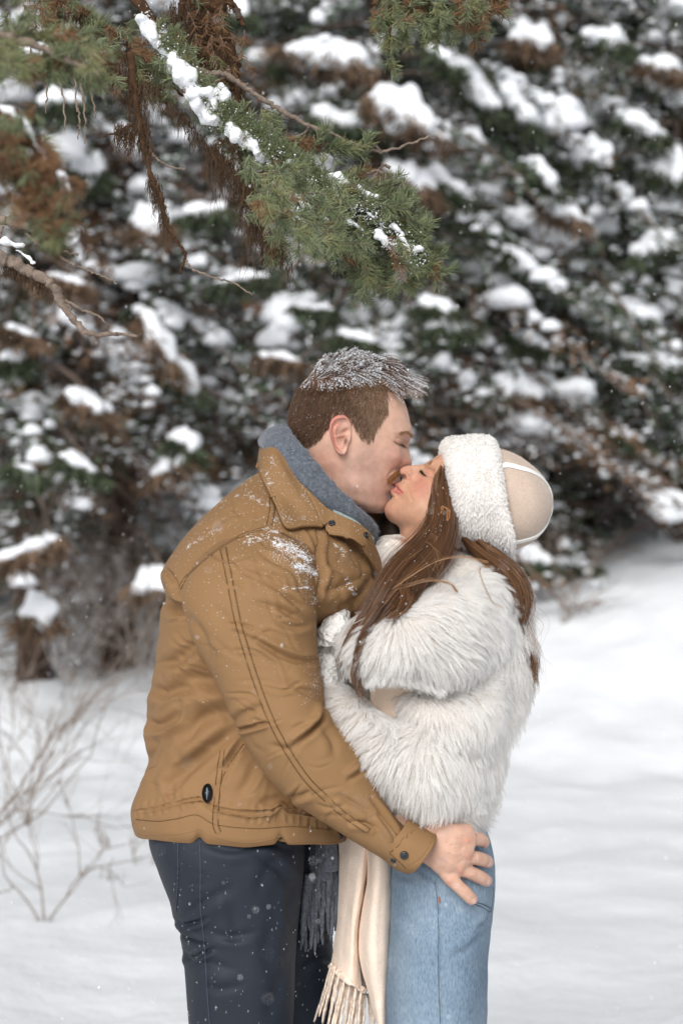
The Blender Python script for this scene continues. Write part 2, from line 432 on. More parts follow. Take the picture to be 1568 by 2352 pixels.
def make_spruce(h, br, seed, brown, zlow=.5, snowy=1.0):
    """returns trunk, foliage(+tint), snow, dead twigs of one spruce standing at the origin"""
    rg = np.random.default_rng(seed)
    n = 30; z = np.linspace(-.3, h, n); tp = np.column_stack([np.sin(z * .9 + seed) * .05, np.cos(z * .7) * .05, z]); tV, tF = tube(tp, np.interp(z, [-.3, .2, h], [br * .085, br * .065, .012]), 10)
    fq, ft, sc_, sr_, dg, sm_, smr = [], [], [], [], Geo(), [], []
    zz = zlow
    while zz < h - .25:
        k = rg.integers(5, 8); a0 = rg.uniform(0, 6.28)
        for j in range(k):
            az = a0 + j * 6.28 / k + rg.normal(0, .2); L = br * (1 - zz / h) ** .75 * rg.uniform(.7, 1.15) + .12
            d = np.array([math.cos(az), math.sin(az)]); up = rg.uniform(-.05, .25) if zz > h * .5 else rg.uniform(-.25, .12); dr = rg.uniform(.34, .62)
            m = 9; s = np.linspace(0, 1, m); B = np.column_stack([d[0] * L * s, d[1] * L * s, zz + L * (up * s - dr * s ** 2)])
            v, f = tube(B, np.linspace(.022, .005, m) * (L / 1.5), 4, cap=False); dg.add(v, f)
            bc = np.array([.060, .082, .050]) * rg.uniform(.5, 1.7); 
            if rg.random() < brown: bc = np.array([.15, .085, .047]) * rg.uniform(.5, 1.3)
            side = np.array([-d[1], d[0], 0])
            nt_ = int(10 + L * 11)
            for q in range(nt_):
                u = rg.uniform(.12, 1); c = np.array([np.interp(u, s, B[:, i]) for i in range(3)]); sl_ = rg.choice([-1, 1]); l = L * (.34 - .24 * u) * rg.uniform(.6, 1.3) + .05
                td = side * sl_ * rg.uniform(.5, 1) + np.array([*d, 0]) * .7 + np.array([0, 0, rg.uniform(-.9, -.05)]); td /= np.linalg.norm(td)
                cnt = int(4 + l * 22); w = rg.uniform(0, 1, cnt)[:, None]; p = c + td * l * w + rg.normal(0, .012, (cnt, 3))
                dd = td + rg.normal(0, .55, (cnt, 3)); dd /= np.linalg.norm(dd, axis=1, keepdims=True); pe = np.cross(dd, rg.normal(0, 1, (cnt, 3))); pe /= np.linalg.norm(pe, axis=1, keepdims=True)
                ln = rg.uniform(.035, .075, (cnt, 1)); wd = rg.uniform(.006, .014, (cnt, 1))
                fcol = np.where(rg.random((cnt, 1)) < .14 * snowy, rg.uniform(.5, .8), 0) * np.array([[.95, .97, 1.0]]); fcol = np.where(fcol > 0, fcol, bc * rg.uniform(.7, 1.35)); fq.append(np.stack([p - pe * wd, p + pe * wd, p + dd * ln + pe * wd * .4, p + dd * ln - pe * wd * .4], 1)); ft.append(np.repeat(fcol, 4, 0))
                for _k in range(2 if rg.random() < .8 * snowy else 0): sm_.append(c + td * l * rg.uniform(.3, .9) + np.array([0, 0, .012])); smr.append(np.array([1, 1, .8]) * rg.uniform(.008, .034))
            if rg.random() < .80 * snowy:
                nb = rg.integers(3, 9); u0 = rg.uniform(.5, .95)
                for q in range(nb):
                    u = np.clip(u0 + (q - nb / 2) * .055, .15, 1); c = np.array([np.interp(u, s, B[:, i]) for i in range(3)]) + side * rg.normal(0, .05 * L * (1.1 - u) + .02)
                    r_ = min(.15, .043 * math.exp(rg.normal(0, .5))) * (.6 + .35 * L); sc_.append(c + [0, 0, r_ * .2]); sr_.append([r_ * rg.uniform(.8, 1.4), r_ * rg.uniform(.8, 1.4), r_ * rg.uniform(.8, 1.3)])
        zz += rg.uniform(.16, .30)
    # dead lower twigs
    for q in range(60):
        z0 = rg.uniform(.1, zlow + 1.0); az = rg.uniform(0, 6.28); L = rg.uniform(.4, 1.1) * br * .7; s = np.linspace(0, 1, 7)[:, None]
        B = np.array([0, 0, z0]) + s * np.array([math.cos(az), math.sin(az), 0]) * L + np.array([0, 0, 1]) * (-.35 * s ** 2 * L + .05 * np.sin(s * 6 + q)); v, f = tube(B, np.linspace(.013, .003, 7), 4, cap=False); dg.add(v, f)
        for k in range(6):
            u = rg.uniform(.3, 1); c = np.array([np.interp(u, s[:, 0], B[:, i]) for i in range(3)]); e = rg.normal(0, .14, 3) + [0, 0, -.05]; v, f = tube([c, c + e * .5 + rg.normal(0, .01, 3), c + e], [.005, .004, .002], 3, cap=False); dg.add(v, f)
    Q = np.concatenate(fq).reshape(-1, 3); QF = np.arange(len(Q)).reshape(-1, 4)
    sV, sF = blobs(sc_, np.array(sr_), I2, rg, .85, .24); s2V, s2F = blobs(sm_, np.array(smr), I1, rg, .6, .2)
    return (tV, tF), (Q, QF, np.concatenate(ft)), (np.vstack([sV, s2V]), np.vstack([sF, s2F + len(sV)])), dg.arrays()
def mesh_of(name, V, F, m, col=None, smooth=True):
    me = bpy.data.meshes.new(name); F = np.asarray(F, dtype=object) if not isinstance(F, np.ndarray) else F
    me.from_pydata(np.asarray(V).tolist(), [], F.tolist() if isinstance(F, np.ndarray) else F)
    if smooth: me.polygons.foreach_set('use_smooth', [True] * len(me.polygons))
    if col is not None:
        at = me.color_attributes.new('tint', 'FLOAT_COLOR', 'POINT'); c = np.ones((len(V), 4)); c[:, :3] = col; at.data.foreach_set('color', c.ravel())
    me.materials.append(m); return me
PROTO = []
for h_, br_, sd_, bw_, zl_ in ((10.5, 2.3, 3, .34, 1.45), (12.5, 2.6, 8, .14, 1.3), (9.0, 2.0, 15, .58, 1.9)):
    a, b, c, d = make_spruce(h_, br_, sd_, bw_, zl_)
    PROTO.append((mesh_of('trunk', *a, M['bark']), mesh_of('needles', b[0], b[1], M['foliage'], b[2], False), mesh_of('snow', *c, M['tree_snow']), mesh_of('branches', d[0], d[1], M['deadwood'])))
def add_spruce(pi, x, y, rot, sc_, label):
    t = thing('spruce_tree', label, 'tree', (x, y, gz(x, y) - .05), 'snowy spruces behind the couple'); t.rotation_euler = (0, 0, rot); t.scale = (sc_, sc_, sc_)
    for nm, me, kd in zip(('trunk', 'needles', 'snow', 'branches'), PROTO[pi], (None, 'stuff', 'stuff', 'stuff')):
        o = bpy.data.objects.new(nm, me); link(o); o.parent = t
        if kd: o['kind'] = kd
    return t
trees = []
for i, a in enumerate([
    (2, -2.2, 9.4, .3, .95, 'spruce at the left edge with a dark trunk and drooping snowy boughs'), (2, -1.60, 9.9, 2.1, 1.0, 'browned spruce left of the man with a bare lower trunk'),
    (0, 0.35, 10.9, 4.0, 1.0, 'bushy spruce directly behind the couple\'s heads'), (1, 1.55, 12.4, 1.2, 1.0, 'dark green spruce just right of the woman\'s hat'),
    (0, 3.1, 13.0, 5.2, 1.0, 'spruce at the right edge rising behind the snow bank'), (1, -2.0, 13.2, 3.3, 1.05, 'tall spruce behind the gap between the two left trees'),
    (1, -.35, 14.0, .9, 1.1, 'tall spruce rising behind the man'), (0, 1.0, 14.2, 2.7, 1.15, 'spruce in the second row behind the woman'), (1, 2.4, 15.0, 4.4, 1.1, 'tall spruce in the second row at the upper right'),
    (1, -4.3, 13.0, 1.9, 1.0, 'spruce partly outside the left edge of the picture'), (1, 4.5, 15.5, 0.4, 1.1, 'spruce farthest right in the second row')]):
    trees.append(add_spruce(*a))
far_n = 0
for x, y in [(-5, 18), (-3.1, 17.5), (-1.4, 18.5), (.3, 18), (1.9, 19), (3.6, 18.2), (5.4, 19), (-4.2, 22), (-1.9, 22.5), (.8, 22.3), (3, 23), (5.5, 22.6), (-.4, 26), (2.1, 27), (-3, 27), (4.6, 27)]:
    t = add_spruce(far_n % 2, x, y, far_n * 1.7, 1.25 + .05 * (far_n % 3), 'distant spruce deep in the forest behind the front rows'); t['group'] = 'distant spruces deep in the forest'; far_n += 1

# heavy snow clumps lying on boughs of the front trees: (x, y, half width, half height, tilt deg, tree)
HERO = [(742, 128, 112, 34, 14, 2), (700, 118, 60, 24, -25, 2), (932, 258, 90, 44, 28, 2), (895, 232, 50, 32, 10, 2), (790, 282, 76, 30, 10, 2), (1082, 190, 84, 27, 52, 3), (1015, 130, 40, 20, 40, 2), (1178, 232, 78, 28, 50, 3), (1215, 85, 42, 34, 10, 3),
        (940, 408, 62, 34, 24, 2), (1015, 418, 56, 26, 30, 2), (1350, 352, 50, 36, 0, 4), (1245, 400, 50, 22, 40, 3), (1385, 88, 54, 24, 12, 4), (1120, 520, 40, 22, 30, 3), (1290, 480, 50, 34, 20, 3), (365, 775, 66, 34, 55, 1), (412, 850, 50, 34, 40, 1), (330, 720, 30, 18, 30, 1),
        (200, 385, 36, 34, 0, 1), (470, 482, 50, 24, -10, 1), (345, 500, 34, 44, 0, 1), (718, 706, 44, 13, 6, 2), (1190, 892, 54, 30, 20, 3), (1005, 700, 40, 20, 10, 2), (1030, 745, 44, 22, 0, 2), (355, 1335, 46, 34, 0, 1), (62, 1262, 78, 17, -22, 0),
        (88, 1405, 36, 38, 0, 0), (425, 1010, 34, 30, 20, 1), (400, 1062, 60, 18, -30, 1), (200, 920, 54, 26, 25, 0), (180, 1060, 46, 17, 25, 0), (1225, 1280, 36, 26, 0, 3), (1310, 1292, 52, 12, 5, 4), (1470, 290, 54, 22, 20, 4), (1500, 560, 50, 34, -20, 4),
        (1540, 380, 40, 40, 0, 4), (1520, 150, 52, 26, 15, 4), (1420, 700, 60, 20, 15, 4), (1160, 660, 46, 22, 30, 3), (1220, 780, 48, 18, 20, 3), (1500, 830, 60, 16, 10, 4), (140, 230, 50, 24, 0, 0), (100, 120, 48, 26, 0, 0), (60, 380, 40, 18, 20, 0), (545, 20, 22, 34, 0, 1),
        (1330, 1010, 46, 14, 30, 4), (560, 640, 60, 14, -8, 1), (150, 640, 44, 14, 15, 0), (640, 820, 46, 14, 10, 2), (820, 775, 44, 16, 12, 2), (1190, 590, 44, 20, 30, 3), (30, 820, 34, 20, 0, 0), (50, 760, 40, 12, 20, 0), (60, 1075, 30, 10, 20, 0), (1440, 1000, 40, 12, 20, 4)]
for i, (x, y, a, b, ang, ti) in enumerate(HERO):
    rg = np.random.default_rng(100 + i); T0 = trees[ti]; dist = T0.location[1] + CAM_D - [1.75, 1.6, 2.0, 2.1, 1.9][ti] + rg.uniform(-.3, .3)
    c = at_px(x, y, dist); k = S0 * dist / CAM_D; A = a * k; Bh = b * k
    n = 9; u = np.linspace(-1, 1, n) * .80 + rg.normal(0, .05, n); ca, sa = math.cos(R(ang)), math.sin(R(ang)); rr = np.sqrt(np.clip(1.05 - u ** 2, .12, 1))
    C_ = c + np.column_stack([u * A * ca, rg.normal(0, A * .22, n), -u * A * sa + rg.normal(0, Bh * .22, n) - .25 * Bh]); RR = np.column_stack([np.full(n, A * .34), np.full(n, A * .34), Bh * 1.25 * rr]) * rg.uniform(.75, 1.2, (n, 1)); RR[:, 0] = np.maximum(RR[:, 0], Bh * .5)
    sV, sF = blobs(C_, RR, I3, rg, 1.0, .10, .6)
    tl = T0.location; Ri = T0.matrix_basis.inverted() if False else None
    V, F = remesh(sV, sF.tolist(), max(.018, min(A, Bh) * .11), 4)
    loc = np.array(tl); rz = -T0.rotation_euler[2]; sc_ = T0.scale[0]; ctr = V.mean(0)
    def to_local(W): W = (W - loc) / sc_; x0, y0 = W[:, 0].copy(), W[:, 1].copy(); W[:, 0] = x0 * math.cos(rz) - y0 * math.sin(rz); W[:, 1] = x0 * math.sin(rz) + y0 * math.cos(rz); return W
    obj('snow_clump', to_local(V.copy()), F, M['tree_snow'], T0)
    # the bough that carries it: a limb back to the trunk and needle sprays hanging below
    s = np.linspace(0, 1, 8)[:, None]; end = c + [A * ca * .8, 0, -A * sa * .8 - Bh * .6]; st_ = np.array([tl[0], tl[1], c[2] + .35]); B = st_ * (1 - s) + end * s + np.array([0, 0, .12]) * np.sin(s * 3.1)
    v, f = tube(B, np.linspace(.03, .008, 8), 6); obj('bough', to_local(v.copy()), f, M['deadwood'], T0)
    m = int(220 + A * 900); u = rg.uniform(-1.15, 1.15, m); p = c + np.column_stack([u * A * ca, rg.normal(0, A * .35, m), -u * A * sa - Bh * rg.uniform(.2, 1.0, m)]); dd = np.column_stack([rg.normal(0, .5, m) + u * .5, rg.normal(-.2, .5, m), -rg.uniform(.2, 1.2, m)]); dd /= np.linalg.norm(dd, axis=1, keepdims=True)
    pe = np.cross(dd, rg.normal(0, 1, (m, 3))); pe /= np.linalg.norm(pe, axis=1, keepdims=True); ln = rg.uniform(.05, .16, (m, 1)); wd = rg.uniform(.006, .014, (m, 1)); Q = np.stack([p - pe * wd, p + pe * wd, p + dd * ln + pe * wd * .4, p + dd * ln - pe * wd * .4], 1).reshape(-1, 3)
    bc = np.array([.050, .064, .036]) if rg.random() > (.55 if ti < 2 else .25) else np.array([.13, .085, .055]); obj('needles', to_local(Q.copy()), np.arange(len(Q)).reshape(-1, 4).tolist(), M['foliage'], T0, smooth=False, col=bc * np.repeat(rg.uniform(.5, 1.5, m), 4)[:, None], kind='stuff')

# bare shrubs -------------------------------------------------------
M['palebrush'] = mat('frosted_brush', (0.40, 0.37, 0.355), .85, .15, var=.25, var_scale=30)
M['twig'] = mat('bare_shrub_bark', (0.23, 0.185, 0.155), .85, .15, var=.25, var_scale=30)
def shrub(px, py, dist, dirs, seed, label, L0=.5, depth=4, r0=.006, spread=.45, mt='twig'):
    rg = np.random.default_rng(seed); base = at_px(px, py, dist); g = Geo(); stems = []
    def grow(p, d, L, r_, k, gg):
        n = 6; pts = [p]; q = np.array(d, float)
        for i in range(n): q = q + rg.normal(0, .13, 3); q /= np.linalg.norm(q); pts.append(pts[-1] + q * L / n)
        v, f = tube(np.array(pts), np.linspace(r_, r_ * .62, n + 1), 5); gg.add(v, f)
        if k:
            for j in range(rg.integers(2, 4)):
                i = rg.integers(2, n + 1); nd = q * .9 + rg.normal(0, spread, 3) * [1, .7, 1] + [0, 0, .1]; nd /= np.linalg.norm(nd); grow(pts[i], nd, L * rg.uniform(.55, .85), r_ * .62, k - 1, gg)
    t = thing('bare_shrub', label, 'shrub', tuple(base - [0, 0, .05]), 'leafless shrubs poking out of the snow')
    for d in dirs:
        gg = Geo(); grow(base - [0, 0, .06], np.array(d) / np.linalg.norm(d), L0 * rg.uniform(.8, 1.1), r0, depth, gg); v, f = gg.arrays(); obj('stem', v - (base - [0, 0, .05]), f, M[mt], t)
    return t
shrub(-60, 1900, 6.6, [(.9, .1, .6), (.7, -.1, .9), (1, .2, .35), (.8, 0, .8), (.95, -.1, .5)], 3, 'large leafless shrub reaching in from the left edge above the snow', .62, 4, .0042, .36)
shrub(66, 1868, 7.6, [(-.25, 0, 1), (.35, .1, 1), (-.6, .1, .8), (.1, -.2, 1)], 4, 'forked bare shrub standing behind the left one', .42, 3, .0040, .42)
shrub(105, 2095, 6.3, [(.5, 0, .9), (-.55, 0, .7), (-.1, .1, 1)], 9, 'low bare shrub nearest the lower left corner of the picture', .28, 3, .0045, .45)
shrub(325, 1985, 7.3, [(.5, 0, .8), (-.6, 0, .6)], 11, 'tiny forked twigs in the snow beside the man\'s trousers', .13, 2, .004, .3)
shrub(215, 2045, 7.0, [(.3, 0, .8)], 12, 'single short twig in the snow right of the low shrub', .16, 1, .004, .2)
shrub(262, 1945, 7.6, [(-.6, 0, .8), (-.3, .1, 1)], 13, 'pair of short twigs in the snow near the jacket hem', .16, 1, .004, .2)
shrub(230, 1545, 12.2, [(.2, 0, 1), (-.4, .1, 1), (.6, 0, .9), (-.7, 0, .8)], 14, 'pale brushy shrub at the foot of the left trees', .5, 4, .007, .5)
shrub(60, 1540, 12.0, [(.3, 0, 1), (-.4, .1, 1), (.7, 0, .8)], 15, 'brown brushy shrub at the tree line by the left edge', .5, 4, .007, .5)
shrub(330, 1545, 12.4, [(.3, 0, 1), (-.4, .1, 1), (.7, 0, .8)], 16, 'pale brushy shrub at the tree line close to the man', .45, 4, .007, .5)
shrub(1290, 1420, 12.3, [(.3, 0, 1), (-.4, .1, 1), (.8, 0, .6)], 17, 'brown brushy shrub on the bank right of the woman', .35, 4, .006, .5)

for k, (x_, d_) in enumerate(((150, 11.8), (205, 12.6), (335, 11.9))):
    shrub(x_, 1540, d_, [(.3, 0, 1), (-.4, .1, 1), (.7, 0, .9), (-.7, 0, .8), (0, .1, 1)], 30 + k, ['frosted brush between the two left trunks', 'frosted brush just left of the second trunk', 'frosted brush behind the man\'s back', 'frosted brush half hidden by the man\'s jacket'][k], .55, 4, .005, .38, 'palebrush')
# ------------------------------------------------------------------ people: shared builders
def head(rows, nu=240, nv=220, p=0.86):
    K = catmull(rows, nu); a = np.linspace(0, 2 * math.pi, nv, endpoint=False)
    c, s = np.cos(a), np.sin(a); cc = np.sign(c) * np.abs(c) ** np.where(c > 0, p, 0.95)
    yc = K[:, 8]
    Fp = PV(np.stack([K[:, 0], K[:, 1], yc], -1)); Bp = PV(np.stack([K[:, 2], K[:, 3], yc], -1))
    ax = Fp - Bp; L = np.linalg.norm(ax, axis=1, keepdims=True); d = ax / L
    amt = (K[:, 5] * S0)[:, None]
    Fb = Fp - d * amt; mid = (Fb + Bp) / 2; h = (Fb - Bp) / 2
    y = K[:, 4][:, None] * np.sign(s) * np.abs(s) ** 0.92 * (1 - K[:, 7][:, None] * np.clip(c, 0, 1)[None, :] ** 0.8)
    V = mid[:, None] + h[:, None] * cc[None, :, None]
    br = amt * np.exp(-(y / K[:, 6][:, None]) ** 2) * np.clip(c, 0, 1)[None, :] ** 0.3
    V = V + d[:, None] * br[..., None]
    V[..., 1] += y
    V = V.reshape(-1, 3); F = grid_faces(nu, nv).tolist(); n = len(V)
    V = np.vstack([V, V[:nv].mean(0), V[-nv:].mean(0)])
    F += [(n, (j + 1) % nv, j) for j in range(nv)]; b = (nu - 1) * nv
    F += [(n + 1, b + j, b + (j + 1) % nv) for j in range(nv)]
    return V, outward(V, F)

def chain(pts, rad, n=24, nv=20, flat=1.0):
    """limb: world points + radii, rounded ends"""
    A = catmull(np.column_stack([pts, rad]), n)
    t = np.linspace(0, 1, n)
    e = np.sqrt(np.clip(1 - np.clip((t - 0.86) / 0.14, 0, 1) ** 2, 0.02, 1))
    return tube(A[:, :3], A[:, 3] * e, nv, flat)

def boot(x, y, yc, mat_, parent, s=1, name='boot'):
    st = [(x - 95, y - 330, x + 95, y - 330, .07, yc), (x - 90, y - 180, x + 95, y - 180, .062, yc), (x - 80, y - 90, x + 160 * s if s > 0 else x + 80, y - 80, .06, yc),
          (x - 100, y - 30, x + 230, y - 30, .058, yc), (x - 105, y, x + 250, y, .06, yc)]
    if s < 0: st = [(2 * x - r[2], r[1], 2 * x - r[0], r[3], r[4], r[5]) for r in st]
    V, F = loft(st, 60, 40); return obj(name, V, outward(V, F), mat_, parent)


SK = (0.64, 0.40, 0.30)
M['skin'] = mat('skin', SK, 0.48, 0.35, bump=[('noise', 900, 0.25, 0.0006), ('noise', 220, 0.15, 0.0008)], var=0.11, var_scale=75, sss=0.22, attr=True)
M['jacket'] = mat('jacket_canvas', (0.250, 0.141, 0.063), 0.72, 0.25, bump=[('noise', 1800, 0.2, 0.0004), ('noise', 400, 0.2, 0.0006), ('noise', 22, 0.15, 0.003)], var=0.05, var_scale=9)
M['jacket_dark'] = mat('jacket_thread', (0.10, 0.05, 0.018), 0.8, 0.2)
M['black'] = mat('black_metal', (0.02, 0.021, 0.024), 0.35, 0.5)
M['badge'] = mat('badge_black', (0.008, 0.008, 0.01), 0.5, 0.3)
M['badge_mark'] = mat('badge_print', (0.22, 0.24, 0.27), 0.6, 0.3)
M['greywool'] = mat('grey_wool', (0.105, 0.118, 0.142), 0.95, 0.1, bump=[('noise', 350, 0.6, 0.002), ('noise', 90, 0.5, 0.004)], var=0.35, var_scale=220, sheen=0.3)
M['pants'] = mat('navy_trousers', (0.0175, 0.0225, 0.033), 0.62, 0.25, bump=[('noise', 1500, 0.2, 0.0004), ('noise', 18, 0.3, 0.006)], var=0.08, var_scale=12)
M['seam_navy'] = mat('navy_seam_thread', (0.045, 0.055, 0.075), .7, .2)
M['teal'] = mat('fleece_lining', (0.33, 0.42, 0.42), 0.95, 0.1, bump=[('noise', 500, 0.8, 0.002)], var=0.2, var_scale=200)
M['boot'] = mat('dark_leather', (0.03, 0.022, 0.018), 0.5, 0.4)
M['snowflake'] = mat('snow_crystals', (0.86, 0.89, 0.93), 0.6, 0.3, sss=0.0)
M['cream'] = mat('cream_scarf_wool', (0.83, 0.675, 0.555), 0.92, 0.12, bump=[('noise', 700, 0.4, 0.001), ('noise', 40, 0.25, 0.003)], var=0.07, var_scale=300, sheen=0.2)
M['creamtw'] = mat('cream_fringe_wool', (0.70, 0.58, 0.48), 0.95, 0.1, bump=[('noise', 700, 0.6, 0.001)], var=0.25, var_scale=150)
M['hair_m'] = hair_mat('brown_short_hair', (0.045, 0.021, 0.010), (0.155, 0.078, 0.038), 0.5, 0.4)
M['hair_snow'] = hair_mat('snowy_hair', (0.26, 0.19, 0.16), (0.85, 0.85, 0.87), 0.6, 0.3, tipc=(.8, .8, .82))
M['hair_f'] = hair_mat('fair_temple_hair', (0.13, 0.070, 0.036), (0.32, 0.20, 0.12), 0.5, 0.4)
M['brow'] = hair_mat('brow_hair', (0.16, 0.08, 0.035), (0.34, 0.20, 0.11), 0.5, 0.3)
M['tache'] = hair_mat('ginger_moustache', (0.20, 0.075, 0.025), (0.55, 0.26, 0.10), 0.5, 0.4)
M['wool_hair'] = hair_mat('grey_wool_fuzz', (0.10, 0.115, 0.14), (0.30, 0.33, 0.38), 0.9, 0.1)

# ------------------------------------------------------------------ the man
MAN = (P(560, 1176)[0], 0.0, 0.0)
man = thing('person', 'man in a tan canvas jacket and grey scarf, snow in his hair, kissing the woman', 'person')
MY = 0.022
def mh(fx, fy, bx, by, W, amt=0, wr=.02, egg=0.0):
    f, b = m1([(fx, fy), (bx, by)]); return (f[0], f[1], b[0], b[1], W, amt * .2344, wr, egg, MY)
man_rows = [
    mh(700, 150, 590, 165, .012), mh(900, 215, 420, 245, .045), mh(1040, 320, 290, 345, .062), mh(1140, 440, 190, 470, .071, 0, .02, .03),
    mh(1205, 560, 130, 590, .076, 0, .02, .05), mh(1248, 680, 100, 700, .078, 0, .02, .06), mh(1272, 790, 92, 800, .078, 0, .02, .08),
    mh(1293, 870, 100, 890, .077, 14, .030, .10), mh(1286, 940, 115, 960, .076, 34, .022, .12), mh(1262, 1005, 140, 1030, .075, 34, .013, .12),
    mh(1265, 1070, 165, 1090, .074, 62, .010, .12), mh(1278, 1140, 200, 1150, .073, 96, .012, .13), mh(1289, 1200, 230, 1210, .072, 120, .015, .14),
    mh(1262, 1245, 260, 1260, .070, 100, .016, .14), mh(1190, 1275, 290, 1305, .068, 32, .020, .15), mh(1172, 1330, 320, 1355, .066, 30, .026, .16),
    mh(1176, 1388, 350, 1410, .064, 64, .026, .17), mh(1140, 1418, 370, 1440, .063, 44, .024, .18), mh(1152, 1458, 400, 1475, .061, 62, .024, .19),
    mh(1090, 1508, 430, 1520, .058, 12, .024, .20), mh(1080, 1570, 470, 1565, .055, 22, .026, .22), mh(1062, 1628, 510, 1605, .050, 22, .026, .24),
    mh(1005, 1678, 570, 1640, .040, 10, .026, .22), mh(890, 1688, 700, 1668, .018, 0, .02, .0)]
hV, hF = head(man_rows)
nV, nF = loft([(*m1([(230, 760)])[0], *m1([(800, 1250)])[0], .045, MY), (*m1([(90, 900)])[0], *m1([(740, 1560)])[0], .052, MY + .004), (*m1([(-10, 1060)])[0], *m1([(640, 1730)])[0], .056, MY),
               (*m1([(-110, 1200)])[0], *m1([(540, 1900)])[0], .070, MY * .5), (*m1([(-200, 1400)])[0], *m1([(480, 2150)])[0], .085, 0)], 60, 80)
# ear: height field over a traced oval, standing off the side of the head
ear_out = m1([(610, 720), (668, 745), (700, 830), (698, 920), (672, 1010), (655, 1085), (620, 1122), (570, 1105), (530, 1040), (500, 960), (482, 870), (492, 790), (540, 735)])
def ear(V0F0, outline, cen, lift=0.013):
    surf = Surf(V0F0); O = catmull(outline, 90, True); cen = np.array(cen)
    rr = np.concatenate([np.linspace(0, 0.8, 16), np.linspace(0.84, 1.0, 8), [1.0, .98]]); pts = []
    y0 = surf.hit(*cen)[0][1]
    th = np.linspace(0, 1, 90, endpoint=False)
    for k, r_ in enumerate(rr):
        q = cen + (O - cen) * r_
        back = np.clip((outline[:, 0].max() - q[:, 0]) / np.ptp(outline[:, 0]), 0, 1)
        base = y0 - 0.004 - (lift) * back ** 1.1          # the back rim stands away from the head
        h = np.zeros(len(q))
        if k < len(rr) - 2:
            h += 0.0042 * np.exp(-((r_ - 0.88) / 0.09) ** 2) * np.clip(.35 + back * 1.3, 0, 1)    # helix
            h -= 0.0026 * np.exp(-((r_ - 0.70) / 0.07) ** 2) * np.clip(back * 1.6, 0, 1)
            h += 0.0022 * np.exp(-((r_ - 0.50) / 0.10) ** 2) * np.clip(back * 1.2, 0, 1)     # antihelix
            if r_ > .93: h -= 0.004 * ((r_ - .93) / .07) ** 2
        elif k == len(rr) - 2: h -= 0.009
        else: h -= 0.022
        pts.append(PV(np.column_stack([q, base - h])))
    V = np.vstack(pts); F = grid_faces(len(rr), 90).tolist()
    F += [(len(V), j, (j + 1) % 90) for j in range(90)]; V = np.vstack([V, V[:90].mean(0)])
    return V, F
eV, eF = ear((hV, hF), ear_out, m1([(600, 930)])[0])
ecav = [(*m1([(612, 945)])[0], 11, 20, 8, -5.0), (*m1([(640, 985)])[0], 5, 12, 5, -2.5), (*m1([(640, 880)])[0], 10, 5, -38, -3.5), (*m1([(618, 800)])[0], 9, 11, 30, -3.0),
        (*m1([(600, 925)])[0], 13, 3.0, -12, 3.2), (*m1([(672, 960)])[0], 4.5, 9, 0, 3.0), (*m1([(560, 1080)])[0], 12, 9, 0, 1.5)]
eV = dabs(eV, eF, ecav)
g = Geo(); g.add(hV, hF); g.add(nV, outward(nV, nF))
V, F = remesh(*g.arrays(), 0.0017, 5)
_d = seg_dist(proj(V), m1([r[:2] for r in ()] or [(1248, 680), (1293, 870), (1262, 1005), (1289, 1200), (1185, 1280), (1150, 1392), (1122, 1462), (1080, 1570), (1005, 1680)]))[0]
V = relax(V, F, np.clip((_d - 11) / 14, 0, 1) * (proj(V)[:, 0] > m1([(900, 0)])[0, 0]), 45)
x = lambda a, b: tuple(m1([(a, b)])[0])
V = dabs(V, F, [(*x(1235, 1010), 15, 11, 10, -6.0), (*x(1200, 985), 9, 6, 20, 2.6), (*x(1215, 900), 22, 7, 12, 2.4), (*x(1125, 1130), 22, 19, 20, 6.5),
                (*x(1060, 1240), 20, 30, 20, 1.8), (*x(1205, 1190), 12, 10, 0, 3.4), (*x(1150, 1255), 10, 5, 20, -2.5), (*x(1000, 800), 30, 40, 0, -2.5),
                (*x(870, 1270), 46, 38, 0, -3.5), (*x(740, 1420), 34, 16, 45, 4.0), (*x(860, 1590), 40, 12, 20, 2.5), (*x(1010, 1600), 24, 14, 20, 2.0), (*x(1090, 1505), 10, 8, 0, -2.0),
                (*x(1125, 1330), 16, 12, -20, 1.5), (*x(700, 1640), 40, 16, 22, -5), (*x(760, 1050), 16, 30, 0, 1.5)])
V = lines(V, F, [(m1([(1118, 985), (1150, 1008), (1185, 1020), (1216, 1032)]), 1.5, -2.4), (m1([(1150, 1003), (1100, 985), (1040, 945), (1000, 925)]), 1.1, -.9),
                 (m1([(1150, 1018), (1110, 1035), (1060, 1065)]), 1.1, -.7), (m1([(1130, 985), (1090, 950), (1050, 930)]), 1.0, -.6), (m1([(1130, 950), (1180, 960), (1225, 985)]), 1.8, -1.4),
                 (m1([(1150, 1240), (1110, 1270), (1070, 1310), (1050, 1370)]), 4.0, -1.8), (m1([(1165, 1255), (1172, 1215), (1200, 1195)]), 1.6, -1.4),
                 (m1([(1090, 1398), (1115, 1412), (1145, 1418)]), 1.5, -2.2), (m1([(1095, 1380), (1120, 1390), (1150, 1395)]), 2.4, 1.2), (m1([(1098, 1425), (1118, 1440), (1135, 1450)]), 3.0, 1.6),
                 (m1([(690, 1090), (660, 1180), (640, 1290)]), 8, -1.2), (m1([(330, 1180), (430, 1360), (560, 1560)]), 9, 1.4)])
n1 = len(V); g = Geo(); g.add(V, F); g.add(eV, eF); V, F = g.arrays()
RED = (0.55, 0.20, 0.15); PINK = (0.60, 0.30, 0.24)
